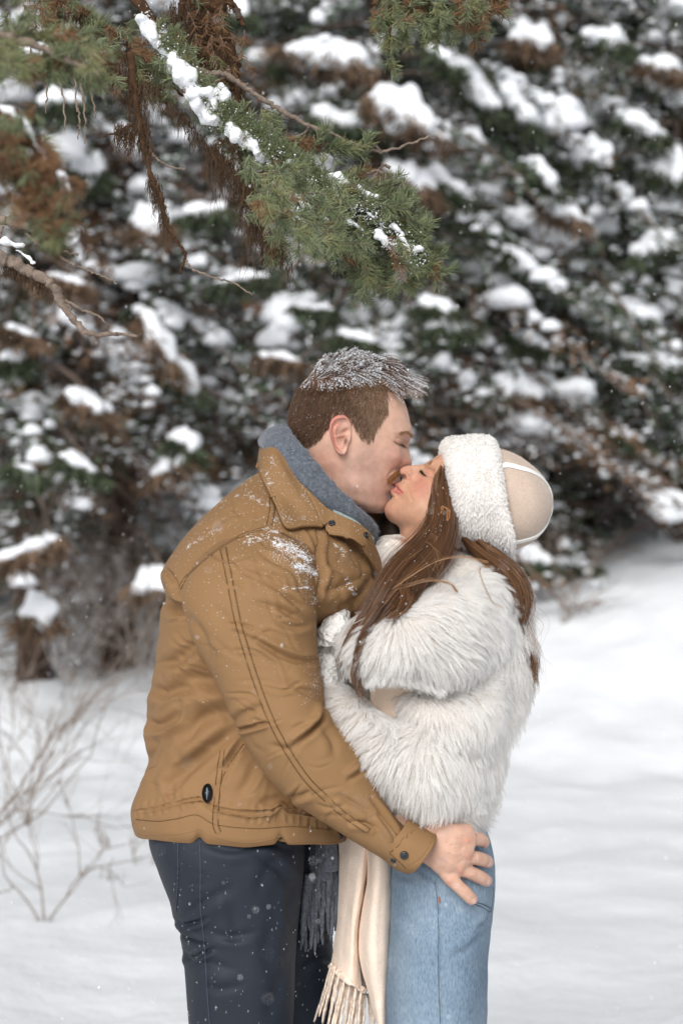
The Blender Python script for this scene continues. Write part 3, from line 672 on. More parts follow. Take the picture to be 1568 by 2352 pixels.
C = tint(V, SK, [(*x(1100, 1150), 34, 30, 0, PINK, .45), (*x(1230, 1190), 16, 14, 0, RED, .40), (*x(450, 1200), 40, 40, 0, RED, .25), (*x(930, 1560), 62, 36, 20, (.37, .225, .175), .6), (*x(780, 1250), 40, 60, 10, (.47, .29, .24), .4),
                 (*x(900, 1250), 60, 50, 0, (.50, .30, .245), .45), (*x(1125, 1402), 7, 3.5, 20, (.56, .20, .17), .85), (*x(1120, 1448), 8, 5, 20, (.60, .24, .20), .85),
                 (m1([(1076, 1372), (1100, 1338), (1140, 1312), (1180, 1292)]), 4.5, (.34, .15, .07), .8), (m1([(1118, 985), (1150, 1008), (1185, 1020), (1216, 1032)]), 1.5, (.16, .08, .05), .85), (*x(640, 980), 3, 8, 5, (.04, .015, .01), .95)])  # last tint darkens the ear hole: shade put into the colour
ec = tint(V, (0.60, 0.35, 0.27), [(m1([(540, 735), (492, 790), (482, 880), (500, 970), (540, 1060)]), 8, (.62, .20, .15), .8), (m1([(540, 735), (600, 722), (660, 745)]), 6, (.60, .22, .17), .75),
                                 (m1([(560, 800), (545, 880), (555, 930)]), 5, (.56, .19, .14), .5), (*x(640, 985), 4, 9, 5, (.05, .015, .01), .9), (*x(640, 872), 9, 4, -38, (.34, .15, .10), .7), (*x(612, 940), 8, 14, 8, (.42, .21, .15), .6)])  # dark tints in the hollow paint in the shade of the ear's depth
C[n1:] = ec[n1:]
hq = proj(V)
scalp = m1([(1170, 470), (1100, 470), (1050, 455), (1045, 560), (1060, 680), (1005, 750), (945, 850), (915, 970), (860, 975), (800, 955), (770, 880), (740, 830), (690, 745), (610, 715), (520, 740),
            (480, 830), (430, 900), (390, 960), (310, 1010), (210, 1050), (100, 1030), (20, 900), (20, 300), (500, 0), (1250, 100), (1290, 480)])
mk = inside(hq, scalp); mk[n1:] = False
cxh = (hq[:, 0] - 643.1) / .2344; cyh = (hq[:, 1] - 784) / .2344
fr_ = np.clip((cxh - 620) / 380, 0, 1) * np.clip((cyh - 430) / 100, 0, 1)
nz_ = np.zeros(len(V)); nz_[mk] = fbm(V[mk], 90, 3, 2)
scc = np.array((0.075, 0.036, 0.018))[None] * (1 - fr_[:, None]) + np.array((0.26, 0.155, 0.10))[None] * fr_[:, None]
sd_ = seg_dist(hq, np.vstack([scalp, scalp[:1]]))[0]; al_ = np.clip(sd_ / 11 + nz_ * .5, 0, 1)[:, None] * mk[:, None]; al_ = al_ * al_ * (3 - 2 * al_)
C = C * (1 - al_) + scc * (1 + nz_[:, None] * .5) * al_
for _e in (m1([(1050, 455), (1045, 560), (1060, 680), (1005, 750), (945, 850), (915, 970), (860, 975)]), m1([(480, 830), (430, 900), (390, 960), (310, 1010), (210, 1050), (100, 1030)])):
    r__, _, _ = seg_dist(hq, catmull(_e, 40)); kk__ = np.exp(-(r__ / 7) ** 2)[:, None] * .62 * mk[:, None]; C += (np.array((.46, .28, .20)) - C) * kk__
man_head_V, man_head_F = V, F
man_surf = Surf((V[:n1], [f for f in F if max(f) < n1]))
body = Geo(); body.add(V, F); bcol = [C]
# slim trunk, legs and arms inside the clothes
for L in ([(640, 1100, 830, 1240, .07), (470, 1230, 830, 1340, .15), (420, 1400, 740, 1450, .15), (400, 1650, 720, 1650, .14), (380, 1900, 650, 1900, .14), (400, 1990, 640, 1990, .13)],
          [(400, 1950, 640, 1950, .08, -.08), (450, 2350, 640, 2350, .07, -.08), (470, 2700, 620, 2700, .05, -.08), (490, 3150, 590, 3150, .04, -.08)],
          [(430, 1950, 660, 1950, .08, .08), (520, 2350, 710, 2350, .07, .09), (550, 2700, 690, 2700, .05, .09), (570, 3150, 670, 3150, .04, .09)]):
    v, f = loft(L, 40, 28); f = outward(v, f); body.add(v, f); bcol.append(np.tile(SK, (len(v), 1)))
# hand: forearm, palm, four spread fingers and a thumb under the fur
def K(a, b, y): q = k8([(a, b)])[0]; return P(q[0], q[1], y)
hand = Geo()
pv, pf = tube(catmull([K(330, 160, -.205), K(560, 300, -.208), K(700, 400, -.212), K(800, 450, -.216), K(900, 490, -.212), K(1000, 510, -.203), K(1060, 520, -.196)], 40),
              np.interp(np.linspace(0, 1, 40), [0, .35, .5, .65, .8, .93, 1], [.032, .034, .037, .042, .043, .038, .022]), 40, flat=0.42)
hand.add(pv, outward(pv, pf))
fing = [([(860, 380, -.212), (1000, 385, -.204), (1090, 385, -.197), (1165, 385, -.184), (1205, 405, -.168), (1218, 440, -.150)], [.0118, .0112, .0102, .0102, .0094, .0074]),
        ([(860, 520, -.214), (1000, 545, -.205), (1100, 560, -.198), (1180, 580, -.184), (1240, 603, -.166), (1265, 625, -.150)], [.0125, .0115, .0104, .0104, .0095, .0074]),
        ([(850, 600, -.212), (960, 660, -.205), (1060, 705, -.200), (1150, 745, -.190), (1225, 785, -.176), (1262, 805, -.166)], [.0125, .0115, .0103, .0102, .0094, .0072]),
        ([(800, 640, -.210), (880, 760, -.212), (960, 845, -.212), (1030, 910, -.209), (1085, 965, -.204), (1122, 1000, -.198)], [.0125, .0113, .0098, .0098, .0092, .0070]),
        ([(620, 330, -.212), (720, 240, -.212), (800, 160, -.205), (880, 90, -.195), (940, 40, -.185)], [.017, .016, .013, .0125, .009])]
for pts, rad in fing:
    v, f = chain([K(*q) for q in pts], rad, 30, 18); hand.add(v, outward(v, f))
hv, hf = remesh(*hand.arrays(), 0.0015, 7)
kk = lambda a, b: tuple(k8([(a, b)])[0])
hv = dabs(hv, hf, [(*kk(1040, 400), 7, 6, 0, 1.8), (*kk(1060, 545), 7, 6, 0, 1.8), (*kk(985, 690), 7, 6, 0, 1.8), (*kk(880, 790), 7, 6, 0, 1.2), (*kk(1130, 380), 5, 4, 0, 1), (*kk(1150, 575), 5, 4, 0, 1), (*kk(1110, 735), 5, 4, 0, 1), (*kk(980, 870), 5, 4, 0, 1),
                   (*kk(1000, 470), 5, 8, 60, -1.6), (*kk(980, 610), 5, 8, 60, -1.6), (*kk(900, 720), 5, 8, 60, -1.4)])
hv = lines(hv, hf, [(k8([(860, 430), (950, 410), (1020, 400)]), 2, .8), (k8([(840, 500), (940, 530), (1030, 545)]), 2, .8), (k8([(800, 560), (890, 620), (970, 680)]), 2, .8), (k8([(1010, 560), (1050, 590), (1100, 600)]), 2.2, -.8)] +
           [(k8([(a - 8, b - 34), (a + 6, b), (a - 4, b + 34)]), 1.0, -.8) for a, b in ((1118, 375), (1135, 572), (1105, 730), (1195, 392), (1205, 590), (1180, 765))] +
           [(k8([(950, 900), (975, 875), (1000, 840)]), 1.0, -.8), (k8([(1040, 960), (1060, 935), (1085, 910)]), 1.0, -.6)])
HC = tint(hv, (0.56, 0.345, 0.255), [(*kk(1040, 400), 14, 12, 0, (.57, .25, .17), .5), (*kk(1060, 550), 12, 12, 0, (.57, .25, .18), .5), (*kk(990, 690), 12, 12, 0, (.57, .25, .18), .45), (*kk(880, 800), 12, 12, 0, (.56, .24, .18), .4),
                                   (*kk(800, 580), 12, 8, 0, (.42, .28, .27), .4)] +
          [(*kk(a, b), 5, 5.5, 0, (.60, .28, .24), .6) for a, b in ((1222, 440), (1265, 640), (1260, 805), (1120, 1000))] +
          [(*kk(a, b), 1.6, 1.6, 0, (.36, .16, .08), .7) for a, b in ((985, 430), (890, 440), (845, 410), (1000, 345), (945, 370), (985, 530), (920, 570), (820, 660), (700, 545), (870, 520), (760, 470), (1040, 470), (930, 470))])
body.add(hv, hf); bcol.append(HC)
V, F = body.arrays()
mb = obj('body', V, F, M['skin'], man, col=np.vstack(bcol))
# finger nails on the three fingertips whose nails can be seen
for (a, b, y, ang) in ((1262, 632, -.162, 35), (1254, 800, -.176, 30), (1112, 990, -.200, 45)):
    l, nn = Surf((hv, hf)).hit(*kk(a, b))
    if l is None: continue
    t = np.linspace(0, 2 * math.pi, 16, endpoint=False); dx = np.array([math.cos(R(ang)), 0, -math.sin(R(ang))]); dx -= nn * dx.dot(nn); dx /= np.linalg.norm(dx); dy = np.cross(nn, dx)
    ring = np.array([l + nn * .0004 + dx * .0052 * math.cos(q) + dy * .0042 * math.sin(q) - nn * .0012 * math.sin(q) ** 2 for q in t])
    v = np.vstack([ring, ring * .6 + l * .4 + nn * .0006, [l + nn * .0012]])
    f = [(i, (i + 1) % 16, 16 + (i + 1) % 16, 16 + i) for i in range(16)] + [(16 + i, 16 + (i + 1) % 16, 32) for i in range(16)]
    obj('fingernail', v, f, M.setdefault('nail', mat('nail', (.66, .40, .33), .3, .5)), man)

# trousers
def pants(st, name='trouser_leg', strokes=(), ext=True):
    v, f = loft(st, 300, 160, .9, .9); f = outward(v, f)
    v = folds(v, f, strokes); v += vnormals(v, f) * (fbm(v, 9, 2, 3.3) * .0025)[:, None]
    return v, f
tr = obj('trousers', *(lambda v, f: (v, f))(*pants(
    [(352, 1850, 700, 1850, .15, -.03), (345, 1925, 700, 1925, .16, -.04), (365, 1990, 696, 1990, .15, -.05), (392, 2060, 690, 2060, .135, -.06), (402, 2105, 686, 2105, .128, -.065), (414, 2125, 684, 2130, .125, -.07),
     (421, 2170, 681, 2180, .12, -.075), (426, 2215, 677, 2230, .115, -.08), (431, 2290, 674, 2290, .11, -.08), (436, 2360, 671, 2360, .105, -.08), (450, 2600, 655, 2600, .09, -.08), (460, 3000, 640, 3000, .08, -.08), (470, 3240, 640, 3240, .08, -.08)],
    strokes=[(q4([(205, 455), (240, 475), (300, 460), (330, 440)]), 5, .007, 1), (q4([(215, 480), (240, 510), (290, 540), (330, 550)]), 5, .006, -1), (q4([(240, 570), (262, 600), (300, 590), (360, 560)]), 5, .006, 1),
             (q4([(205, 460), (260, 430), (330, 380), (430, 330)]), 12, .004, 1), (q4([(640, 180), (560, 260), (520, 360)]), 12, .003, 1), (q4([(300, 150), (420, 190), (560, 170), (650, 190)]), 9, .004, 1),
             (q4([(665, 300), (640, 400), (660, 480)]), 8, .004, 1), (q4([(260, 640), (330, 620), (420, 640)]), 10, .003, 1), (q4([(300, 122), (306, 250), (305, 400), (325, 600), (340, 850)]), 1.6, .0016, 1),
             (q4([(222, 125), (222, 260), (214, 430)]), 1.6, .0016, 1), (q4([(560, 830), (600, 700), (650, 600)]), 14, .004, 1), (q4([(380, 300), (430, 420), (440, 560)]), 12, .003, 1), (q4([(500, 200), (600, 260), (660, 350)]), 10, .004, -1), (q4([(340, 500), (420, 520), (520, 500)]), 9, .003, 1), (q4([(300, 700), (380, 720), (470, 700)]), 10, .003, -1), (q4([(600, 420), (560, 560), (590, 700)]), 14, .003, 1)])), M['pants'], man)
trs = Surf((np.array([v.co for v in tr.data.vertices]), [tuple(p.vertices) for p in tr.data.polygons]))
for _q in ([(300, 118), (306, 250), (306, 400), (322, 560), (330, 700), (342, 860)], [(220, 125), (221, 260), (214, 420)]):
    _p, _n = trs.path(q4(_q), 120, .0006)
    if len(_p) > 8: _v, _f = tube(_p, .0011, 6, .5, up=_n); obj('trouser_seam', _v, _f, M['seam_navy'], man)
far = obj('trouser_leg', *pants([(480, 1880, 745, 1880, .12, .08), (500, 2000, 752, 2000, .12, .08), (520, 2100, 758, 2100, .11, .085), (540, 2180, 764, 2200, .105, .09), (560, 2300, 768, 2300, .10, .09), (575, 2400, 764, 2400, .10, .09),
                                   (590, 2700, 760, 2700, .09, .09), (590, 3240, 770, 3240, .08, .09)], strokes=[(q4([(700, 560), (740, 520), (800, 500)]), 8, .006, 1), (q4([(690, 640), (760, 600), (800, 610)]), 8, .004, 1)]), M['pants'], man)
boot(560, 3338, -.08, M['boot'], man); boot(690, 3338, .09, M['boot'], man)

# jacket ------------------------------------------------------------
jk = bpy.data.objects.new('jacket', None); link(jk); jk.parent = man
jst = [(628, 1058, 842, 1232, .085, .0), (575, 1095, 868, 1290, .12, .0), (520, 1135, 878, 1335, .175, .0), (452, 1195, 872, 1365, .225, .0), (398, 1265, 862, 1385, .235, .0), (371, 1318, 845, 1402, .225, .0), (380, 1360, 800, 1425, .205, .0),
       (372, 1410, 750, 1450, .20, .0), (363, 1500, 742, 1520, .195, .0), (346, 1600, 765, 1600, .195, .0), (342, 1680, 775, 1680, .20, 0), (349, 1735, 785, 1730, .20, 0), (330, 1795, 793, 1790, .205, 0), (309, 1850, 800, 1850, .21, 0), (309, 1885, 800, 1895, .208, 0), (312, 1900, 800, 1912, .205, 0), (316, 1912, 799, 1926, .198, 0)]
tV, tF = loft(jst, 420, 300, .88, .9, cap=True); tF = outward(tV, tF)
seam = [c5([(0, 1090), (140, 1040), (280, 1035), (390, 1070), (520, 1170), (640, 1270), (720, 1330)])]
strokesT = [
    (j2([(205, 930), (260, 990), (330, 1030), (380, 1060)]), 14, .010, -1), (j2([(205, 1300), (280, 1280), (360, 1230), (420, 1170)]), 16, .010, 1), (j2([(160, 1420), (230, 1450), (300, 1430), (380, 1440)]), 13, .009, 1),
    (j2([(150, 1590), (190, 1620), (250, 1600), (320, 1560)]), 12, .009, 1), (j2([(600, 1640), (520, 1720), (420, 1810), (330, 1900), (250, 2010)]), 18, .011, 1), (j2([(560, 1360), (480, 1390), (380, 1380), (300, 1400)]), 20, .011, -1),
    (j2([(590, 1560), (500, 1560), (400, 1600), (320, 1700)]), 20, .009, 1), (j2([(640, 1700), (590, 1800), (560, 1900)]), 8, .007, 1), (j2([(250, 1960), (260, 2040), (290, 2100)]), 8, .004, 1),
    (j2([(620, 2060), (680, 1950), (700, 1850)]), 14, .005, 1), (j2([(720, 2120), (820, 2080), (900, 2080)]), 12, .005, 1), (j2([(180, 1660), (190, 1750), (150, 1850)]), 9, .004, 1),
    (j2([(230, 800), (280, 870), (310, 940)]), 6, .006, 1), (j2([(430, 1150), (450, 1230), (500, 1330)]), 14, .008, -1),
    (c5([(745, 1080), (772, 1180), (748, 1290), (755, 1400), (790, 1500), (770, 1620), (735, 1760)]), 6, .009, -1), (c5([(640, 1050), (700, 1130), (735, 1240)]), 5, .006, 1), (c5([(800, 1420), (900, 1440), (1010, 1500)]), 9, .004, 1), (c5([(790, 1640), (900, 1650), (1050, 1600), (1200, 1520)]), 12, .004, 1),
    (c5([(980, 1120), (1060, 1170), (1120, 1260)]), 9, .003, 1), (c5([(1180, 1240), (1280, 1330), (1330, 1500), (1380, 1560)]), 7, .006, 1), (c5([(1330, 1450), (1250, 1600), (1120, 1720), (960, 1829)]), 14, .006, -1), (c5([(1310, 1350), (1330, 1560)]), 1.5, .0015, 1),
    (j2([(80, 2103), (200, 2112), (400, 2080), (500, 2130), (700, 2150), (900, 2140), (1100, 2158)]), 3.2, .0045, 1)]
for k in range(26):   # gathered hem
    a = 90 + k * 41 + rng.uniform(-10, 10); b = np.interp(a, [80, 400, 500, 700, 1100], [2105, 2082, 2130, 2150, 2158])
    strokesT.append((j2([(a, b + 4), (a + rng.uniform(-8, 8), b + 60)]), 3.0, .0026, 1)); strokesT.append((j2([(a + 15, b - 5), (a + 15 + rng.uniform(-12, 12), b - 50)]), 3.5, .0018, 1))
_r = np.random.default_rng(404)
def minor(n, box, ang, jit, Lr, dr, wr):
    out = []
    for i in range(n):
        x0, y0 = _r.uniform(box[0], box[2]), _r.uniform(box[1], box[3]); a = R(ang + _r.normal(0, jit)); L = _r.uniform(*Lr); b = _r.normal(0, .16) * L
        out.append(([(x0, y0), (x0 + math.cos(a) * L / 2 - math.sin(a) * b, y0 + math.sin(a) * L / 2 + math.cos(a) * b), (x0 + math.cos(a) * L, y0 + math.sin(a) * L)], _r.uniform(*wr), _r.uniform(*dr) * .7, _r.choice([-1, 1])))
    return out
strokesT += minor(14, (350, 1350, 470, 1600), 25, 18, (40, 110), (.002, .004), (4, 8)) + minor(16, (330, 1600, 560, 1860), 118, 22, (50, 130), (.0015, .0035), (4, 9)) + minor(10, (560, 1800, 760, 1880), 80, 20, (30, 70), (.001, .0025), (3, 6)) + minor(8, (440, 1130, 600, 1230), 140, 25, (40, 100), (.001, .0022), (4, 8)) + minor(8, (760, 1260, 840, 1380), 100, 30, (30, 90), (.001, .0028), (3, 6))
tV = folds(tV, tF, [(a[0], a[1] * .85, a[2] * 1.15) + tuple(a[3:]) for a in strokesT])
Nn = vnormals(tV, tF); tV += Nn * (fbm(tV * np.array([1, 1, .6]), 6, 2, 1.7) * .005 + fbm(tV, 28, 2, 9) * .0006)[:, None]
q_ = proj(tV); h_ = np.clip((q_[:, 1] - 1640) / 260, 0, 1); h_ = h_ * h_ * (3 - 2 * h_); tV[:, 2] += S0 * 34 * h_ * np.clip(-tV[:, 1] / .2, 0, 1); k_ = np.clip((q_[:, 1] - 1870) / 45, 0, 1); tV[:, 2] += k_ * S0 * (15 * np.exp(-((q_[:, 0] - 458) / 11) ** 2) + 17 * np.exp(-((q_[:, 0] - 645) / 10) ** 2) - 7 * np.exp(-((q_[:, 0] - 565) / 50) ** 2)) * (tV[:, 1] < 0)
obj('torso', tV, tF, M['jacket'], jk)
# sleeve
sst = [(505, 1238, 660, 1222, .055, -.165), (442, 1300, 716, 1262, .085, -.185), (418, 1372, 728, 1335, .098, -.20), (436, 1440, 728, 1420, .098, -.21), (468, 1510, 732, 1490, .095, -.215), (505, 1580, 744, 1560, .092, -.22), (540, 1655, 752, 1620, .09, -.225),
       (572, 1718, 782, 1668, .086, -.225), (622, 1790, 824, 1716, .080, -.225), (690, 1848, 852, 1772, .074, -.222), (762, 1898, 884, 1838, .067, -.218), (838, 1946, 920, 1888, .058, -.215), (895, 1980, 962, 1908, .052, -.212)]
sV, sF = loft(sst, 460, 240, .9, .9); sF = outward(sV, sF)
strokesS = [
    (j2([(1003, 1080), (940, 1020), (860, 940), (780, 860)]), 9, .0045, 1), (j2([(1003, 1085), (930, 1060), (820, 1010), (700, 980)]), 9, .0045, 1), (j2([(1005, 960), (900, 900), (760, 830), (620, 800)]), 10, .003, 1),
    (j2([(1000, 1095), (900, 1110), (800, 1080)]), 8, .004, -1), (j2([(1030, 1285), (940, 1285), (820, 1245), (700, 1170)]), 8, .007, 1), (j2([(600, 1645), (660, 1632), (760, 1610)]), 5, .007, 1), (j2([(590, 1600), (640, 1560), (740, 1520)]), 10, .004, -1),
    (j2([(1068, 1500), (1045, 1590), (980, 1660), (900, 1720)]), 8, .010, 1), (j2([(1060, 1480), (960, 1440), (860, 1380)]), 12, .004, 1), (j2([(1250, 1800), (1250, 1850), (1180, 1905)]), 8, .005, 1), (j2([(860, 1990), (920, 1985), (990, 1960)]), 8, .005, 1),
    (j2([(1040, 1620), (1100, 1700), (1110, 1780)]), 12, .004, 1), (j2([(780, 1720), (860, 1740), (940, 1720)]), 10, .004, -1), (j2([(480, 1000), (560, 1080), (600, 1200)]), 16, .003, 1), (j2([(350, 1050), (430, 1150), (470, 1280)]), 12, .004, 1),
    (j2([(1330, 2080), (1370, 2140), (1420, 2210)]), 4.5, .006, 1), (j2([(1290, 1990), (1370, 2100), (1440, 2190)]), 5, .005, -1), (j2([(1130, 1980), (1220, 2030), (1290, 2070)]), 9, .004, 1), (j2([(1180, 2120), (1260, 2120), (1330, 2150)]), 7, .004, 1),
    (j2([(760, 680), (850, 720), (930, 790)]), 7, .004, 1)]
strokesS += minor(22, (560, 1270, 700, 1500), 215, 14, (50, 130), (.0012, .0030), (3.5, 7)) + minor(12, (600, 1520, 740, 1680), 205, 20, (40, 110), (.0012, .0030), (3.5, 7)) + minor(16, (640, 1700, 860, 1900), 150, 25, (30, 90), (.001, .0028), (3, 6)) + minor(12, (440, 1400, 600, 1700), 60, 18, (50, 120), (.001, .0024), (4, 8))
sV = folds(sV, sF, [(a[0], a[1] * .8, a[2] * 1.15) + tuple(a[3:]) for a in strokesS])
Nn = vnormals(sV, sF); sV += Nn * (fbm(sV * np.array([1, 1, .7]), 7, 2, 5.7) * .004 + fbm(sV, 30, 2, 2) * .0005)[:, None]
slv = obj('sleeve', sV, sF, M['jacket'], jk)
# far sleeve reaching round her back
v, f = loft([(600, 1220, 860, 1330, .09, .15), (700, 1330, 870, 1420, .085, .2), (770, 1430, 930, 1360, .07, .23), (900, 1560, 1010, 1440, .062, .235), (1010, 1640, 1080, 1540, .052, .235)], 80, 60); obj('sleeve', v, outward(v, f), M['jacket'], jk)
# cuff: band with tab and snap
cv, cf = patch([[(903, 1868, -.262), (925, 1892, -.272), (950, 1908, -.268), (990, 1915, -.25), (1002, 1912, -.20)],
                [(885, 1925, -.27), (915, 1935, -.276), (950, 1945, -.272), (978, 1950, -.256), (992, 1955, -.20)],
                [(868, 1962, -.24), (896, 1985, -.262), (930, 1999, -.262), (965, 1985, -.25), (985, 1970, -.20)]], 40, 40)
bandst = [(858, 1955, 938, 1872, .060, -.212), (888, 1978, 966, 1892, .060, -.212), (912, 1996, 985, 1903, .058, -.212), (936, 2002, 1001, 1914, .055, -.212), (938, 2001, 999, 1916, .050, -.212)]
v, f = loft(bandst, 60, 120, .85, .88, cap=False); f = outward(v, f)
cV = v; cF = f; cV = lines(cV, cF, [(k8([(280, 510), (380, 420), (520, 290)]), 1.2, -1.4), (k8([(455, 660), (580, 590), (680, 460), (725, 340)]), 1.2, -1.0)])
v, f = thick(cV, cF, .004); cuff = obj('cuff', v, f, M['jacket'], jk)
JS = Surf((tV, tF), (sV, sF), (cV, cF))

TSf = Surf((tV, tF), (sV, sF))
def fit(net, offs):
    out = []
    for row, o_ in zip(net, offs):
        r2 = []
        for a, b, y in row:
            l = TSf.hit(a, b)[0] if y < -.01 else None; r2.append((a, b, min(y, l[1] - o_) if l is not None else y))
        out.append(r2)
    return out
# collar flap, placket and neck stand
def sheet(name, net, mat_, parent, t=.004, nu=70, nv=70, ln=(), nz=.002):
    v, f = patch(net, nu, nv); N = vnormals(v, f)
    if N[:, 1].mean() > 0: f = [tuple(reversed(q)) for q in f]
    v = lines(v, f, ln) if len(ln) else v
    v = v + vnormals(v, f) * (fbm(v, 22, 2, 4.4) * nz)[:, None]
    W, G = thick(v, f, t); o = obj(name, W, G, mat_, parent); return v, f
colV, colF = sheet('collar', fit([
    [(628, 985, .0), (640, 1015, -.06), (668, 1078, -.098), (706, 1124, -.112), (742, 1160, -.118), (764, 1180, -.12)],
    [(606, 1000, .0), (622, 1040, -.08), (652, 1098, -.118), (694, 1150, -.132), (730, 1182, -.132), (755, 1198, -.13)],
    [(594, 1040, .0), (606, 1070, -.09), (640, 1130, -.132), (676, 1172, -.142), (712, 1192, -.142), (744, 1203, -.14)],
    [(592, 1075, .0), (600, 1094, -.10), (630, 1152, -.146), (659, 1208, -.158), (700, 1206, -.152), (740, 1203, -.144)]], [.004, .010, .014, .018]), M['jacket'], jk, .005,
    ln=[(c5([(215, 430), (260, 560), (370, 790), (478, 980)]), 1.2, -1.3), (c5([(478, 980), (640, 972), (800, 965)]), 1.2, -1.3), (c5([(660, 700), (720, 810), (790, 960)]), 1.4, -1.8), (c5([(330, 300), (420, 470), (560, 700)]), 7, 1.5)])
far_col = sheet('collar', [[(628, 985, .0), (700, 1040, .09), (800, 1120, .10), (866, 1178, .07)], [(610, 1010, .0), (660, 1060, .12), (780, 1150, .13), (880, 1200, .09)], [(592, 1075, .0), (640, 1130, .14), (760, 1200, .15), (880, 1250, .10)]], M['jacket'], jk)
plV, plF = sheet('placket', fit([
    [(738, 1160, -.108), (772, 1179, -.118), (809, 1195, -.120), (844, 1217, -.112), (860, 1250, -.100), (874, 1290, -.082), (886, 1312, -.062)],
    [(744, 1190, -.124), (772, 1205, -.136), (806, 1218, -.136), (836, 1240, -.128), (854, 1270, -.116), (869, 1302, -.098), (884, 1318, -.075)],
    [(748, 1216, -.132), (760, 1226, -.144), (792, 1229, -.147), (824, 1246, -.142), (847, 1276, -.130), (864, 1306, -.110), (883, 1322, -.085)]], [.004, .008, .012]), M['jacket'], jk, .004,
    ln=[(c5([(850, 1085), (1000, 1095), (1130, 1170), (1260, 1290), (1390, 1470)]), 1.1, -1.2), (c5([(925, 910), (950, 1090)]), 1.1, -1.3), (c5([(975, 930), (1000, 1095)]), 1.1, -1.3)])
v, f = sheet('fleece_lining', [[(765, 1174, -.10), (790, 1181, -.104), (825, 1202, -.102), (858, 1236, -.092)], [(766, 1182, -.118), (790, 1194, -.122), (822, 1214, -.12), (858, 1248, -.104)]], M['teal'], jk, .004, 24, 50, nz=.004)
CS = Surf((tV, tF), (sV, sF), (cV, cF), (colV, colF), (plV, plF))
def snap(x_, y_, r, surf, name='snap_button', ring=False):
    l, n = surf.hit(x_, y_)
    if l is None: return
    a = np.cross(n, (0, 0, 1)); a /= np.linalg.norm(a); b = np.cross(n, a); t = np.linspace(0, 2 * math.pi, 24, endpoint=False)
    prof = [(1.0, 0), (1.0, .45), (.82, .62), (.55, .5), (.5, .25), (.15, .22)] if ring else [(1.0, 0), (1.0, .3), (.85, .5), (.6, .52), (.2, .55)]
    V = np.vstack([[l + n * h * r + (a * math.cos(q) + b * math.sin(q)) * r * k for q in t] for k, h in prof] + [[l + n * prof[-1][1] * r]])
    F = grid_faces(len(prof), 24).tolist() + [(len(V) - 1, (len(prof) - 1) * 24 + (i + 1) % 24, (len(prof) - 1) * 24 + i) for i in range(24)]
    obj(name, V, [tuple(q) for q in F], M['black'], jk)
snap(*c5([(900, 1000)])[0], .0052, CS, ring=True); snap(*c5([(1230, 1118)])[0], .0052, CS, ring=True)
snap(*k8([(430, 540)])[0], .0062, CS); snap(*k8([(325, 590)])[0], .0042, CS, ring=True); snap(*j2([(1143, 2193)])[0], .0052, CS, ring=True)
# seams: a raised welt with a row of stitches on either side
def welt(pts, w=.0022, stitch=True, surf=None, n=160, name='seam', two=True):
    surf = surf or CS; p_, nn = surf.path(pts, n, .0002)
    if len(p_) < 8: return
    V, F = tube(p_, w, 10, .16, up=nn); obj(name, V, F, M['jacket'], jk)
    if stitch:
        g = Geo(); t = np.gradient(p_, axis=0); t /= np.linalg.norm(t, axis=1, keepdims=True) + 1e-9; b = np.cross(t, nn)
        for sgn in ((-1, 1) if two else (1,)):
            q = p_ + b * sgn * (w * 1.35) + nn * .0002; L = np.concatenate([[0], np.cumsum(np.linalg.norm(np.diff(q, axis=0), axis=1))])
            for s in np.arange(0, L[-1] - .003, .0038):
                a = np.array([np.interp(s, L, q[:, k]) for k in range(3)]); c = np.array([np.interp(s + .0026, L, q[:, k]) for k in range(3)])
                v, f = tube([a, (a + c) / 2, c], .00055, 4); g.add(v, f)
        obj('stitching', *g.arrays(), M['jacket_dark'], jk, kind='stuff')
yoke = j2([(312, 905), (345, 850), (400, 795), (470, 735), (530, 690), (620, 640), (700, 610), (760, 595)])
welt(yoke, .0020); welt(j2([(830, 618), (900, 660), (960, 720), (1000, 800)]), .0016)
welt(j2([(536, 700), (556, 800), (580, 920), (612, 1080), (655, 1230), (700, 1370), (750, 1510), (806, 1640), (880, 1770), (970, 1900), (1060, 1990), (1160, 2080), (1290, 2170)]), .0034)
welt(j2([(790, 430), (790, 500), (772, 590)]), .003)
welt(j2([(532, 1750), (520, 1840), (510, 1930), (500, 2040), (496, 2130), (512, 2180)]), .0032)
welt(j2([(650, 1722), (600, 1790), (560, 1860), (530, 1935)]), .0026, two=False)
welt(j2([(82, 2103), (200, 2112), (300, 2098), (400, 2080), (500, 2130), (700, 2150), (900, 2140), (1100, 2158)]), .0010, two=False)
welt(j2([(100, 2182), (200, 2185), (300, 2180), (380, 2165), (410, 2150), (450, 2178), (560, 2215), (700, 2228), (800, 2205), (830, 2192), (870, 2225), (1000, 2232), (1180, 2232)]), .0016, stitch=False)
welt(k8([(280, 505), (330, 470), (420, 380), (520, 285)]), .0014, stitch=True, two=False)
welt(k8([(300, 520), (380, 590), (455, 668)]), .0012, stitch=True, two=False)
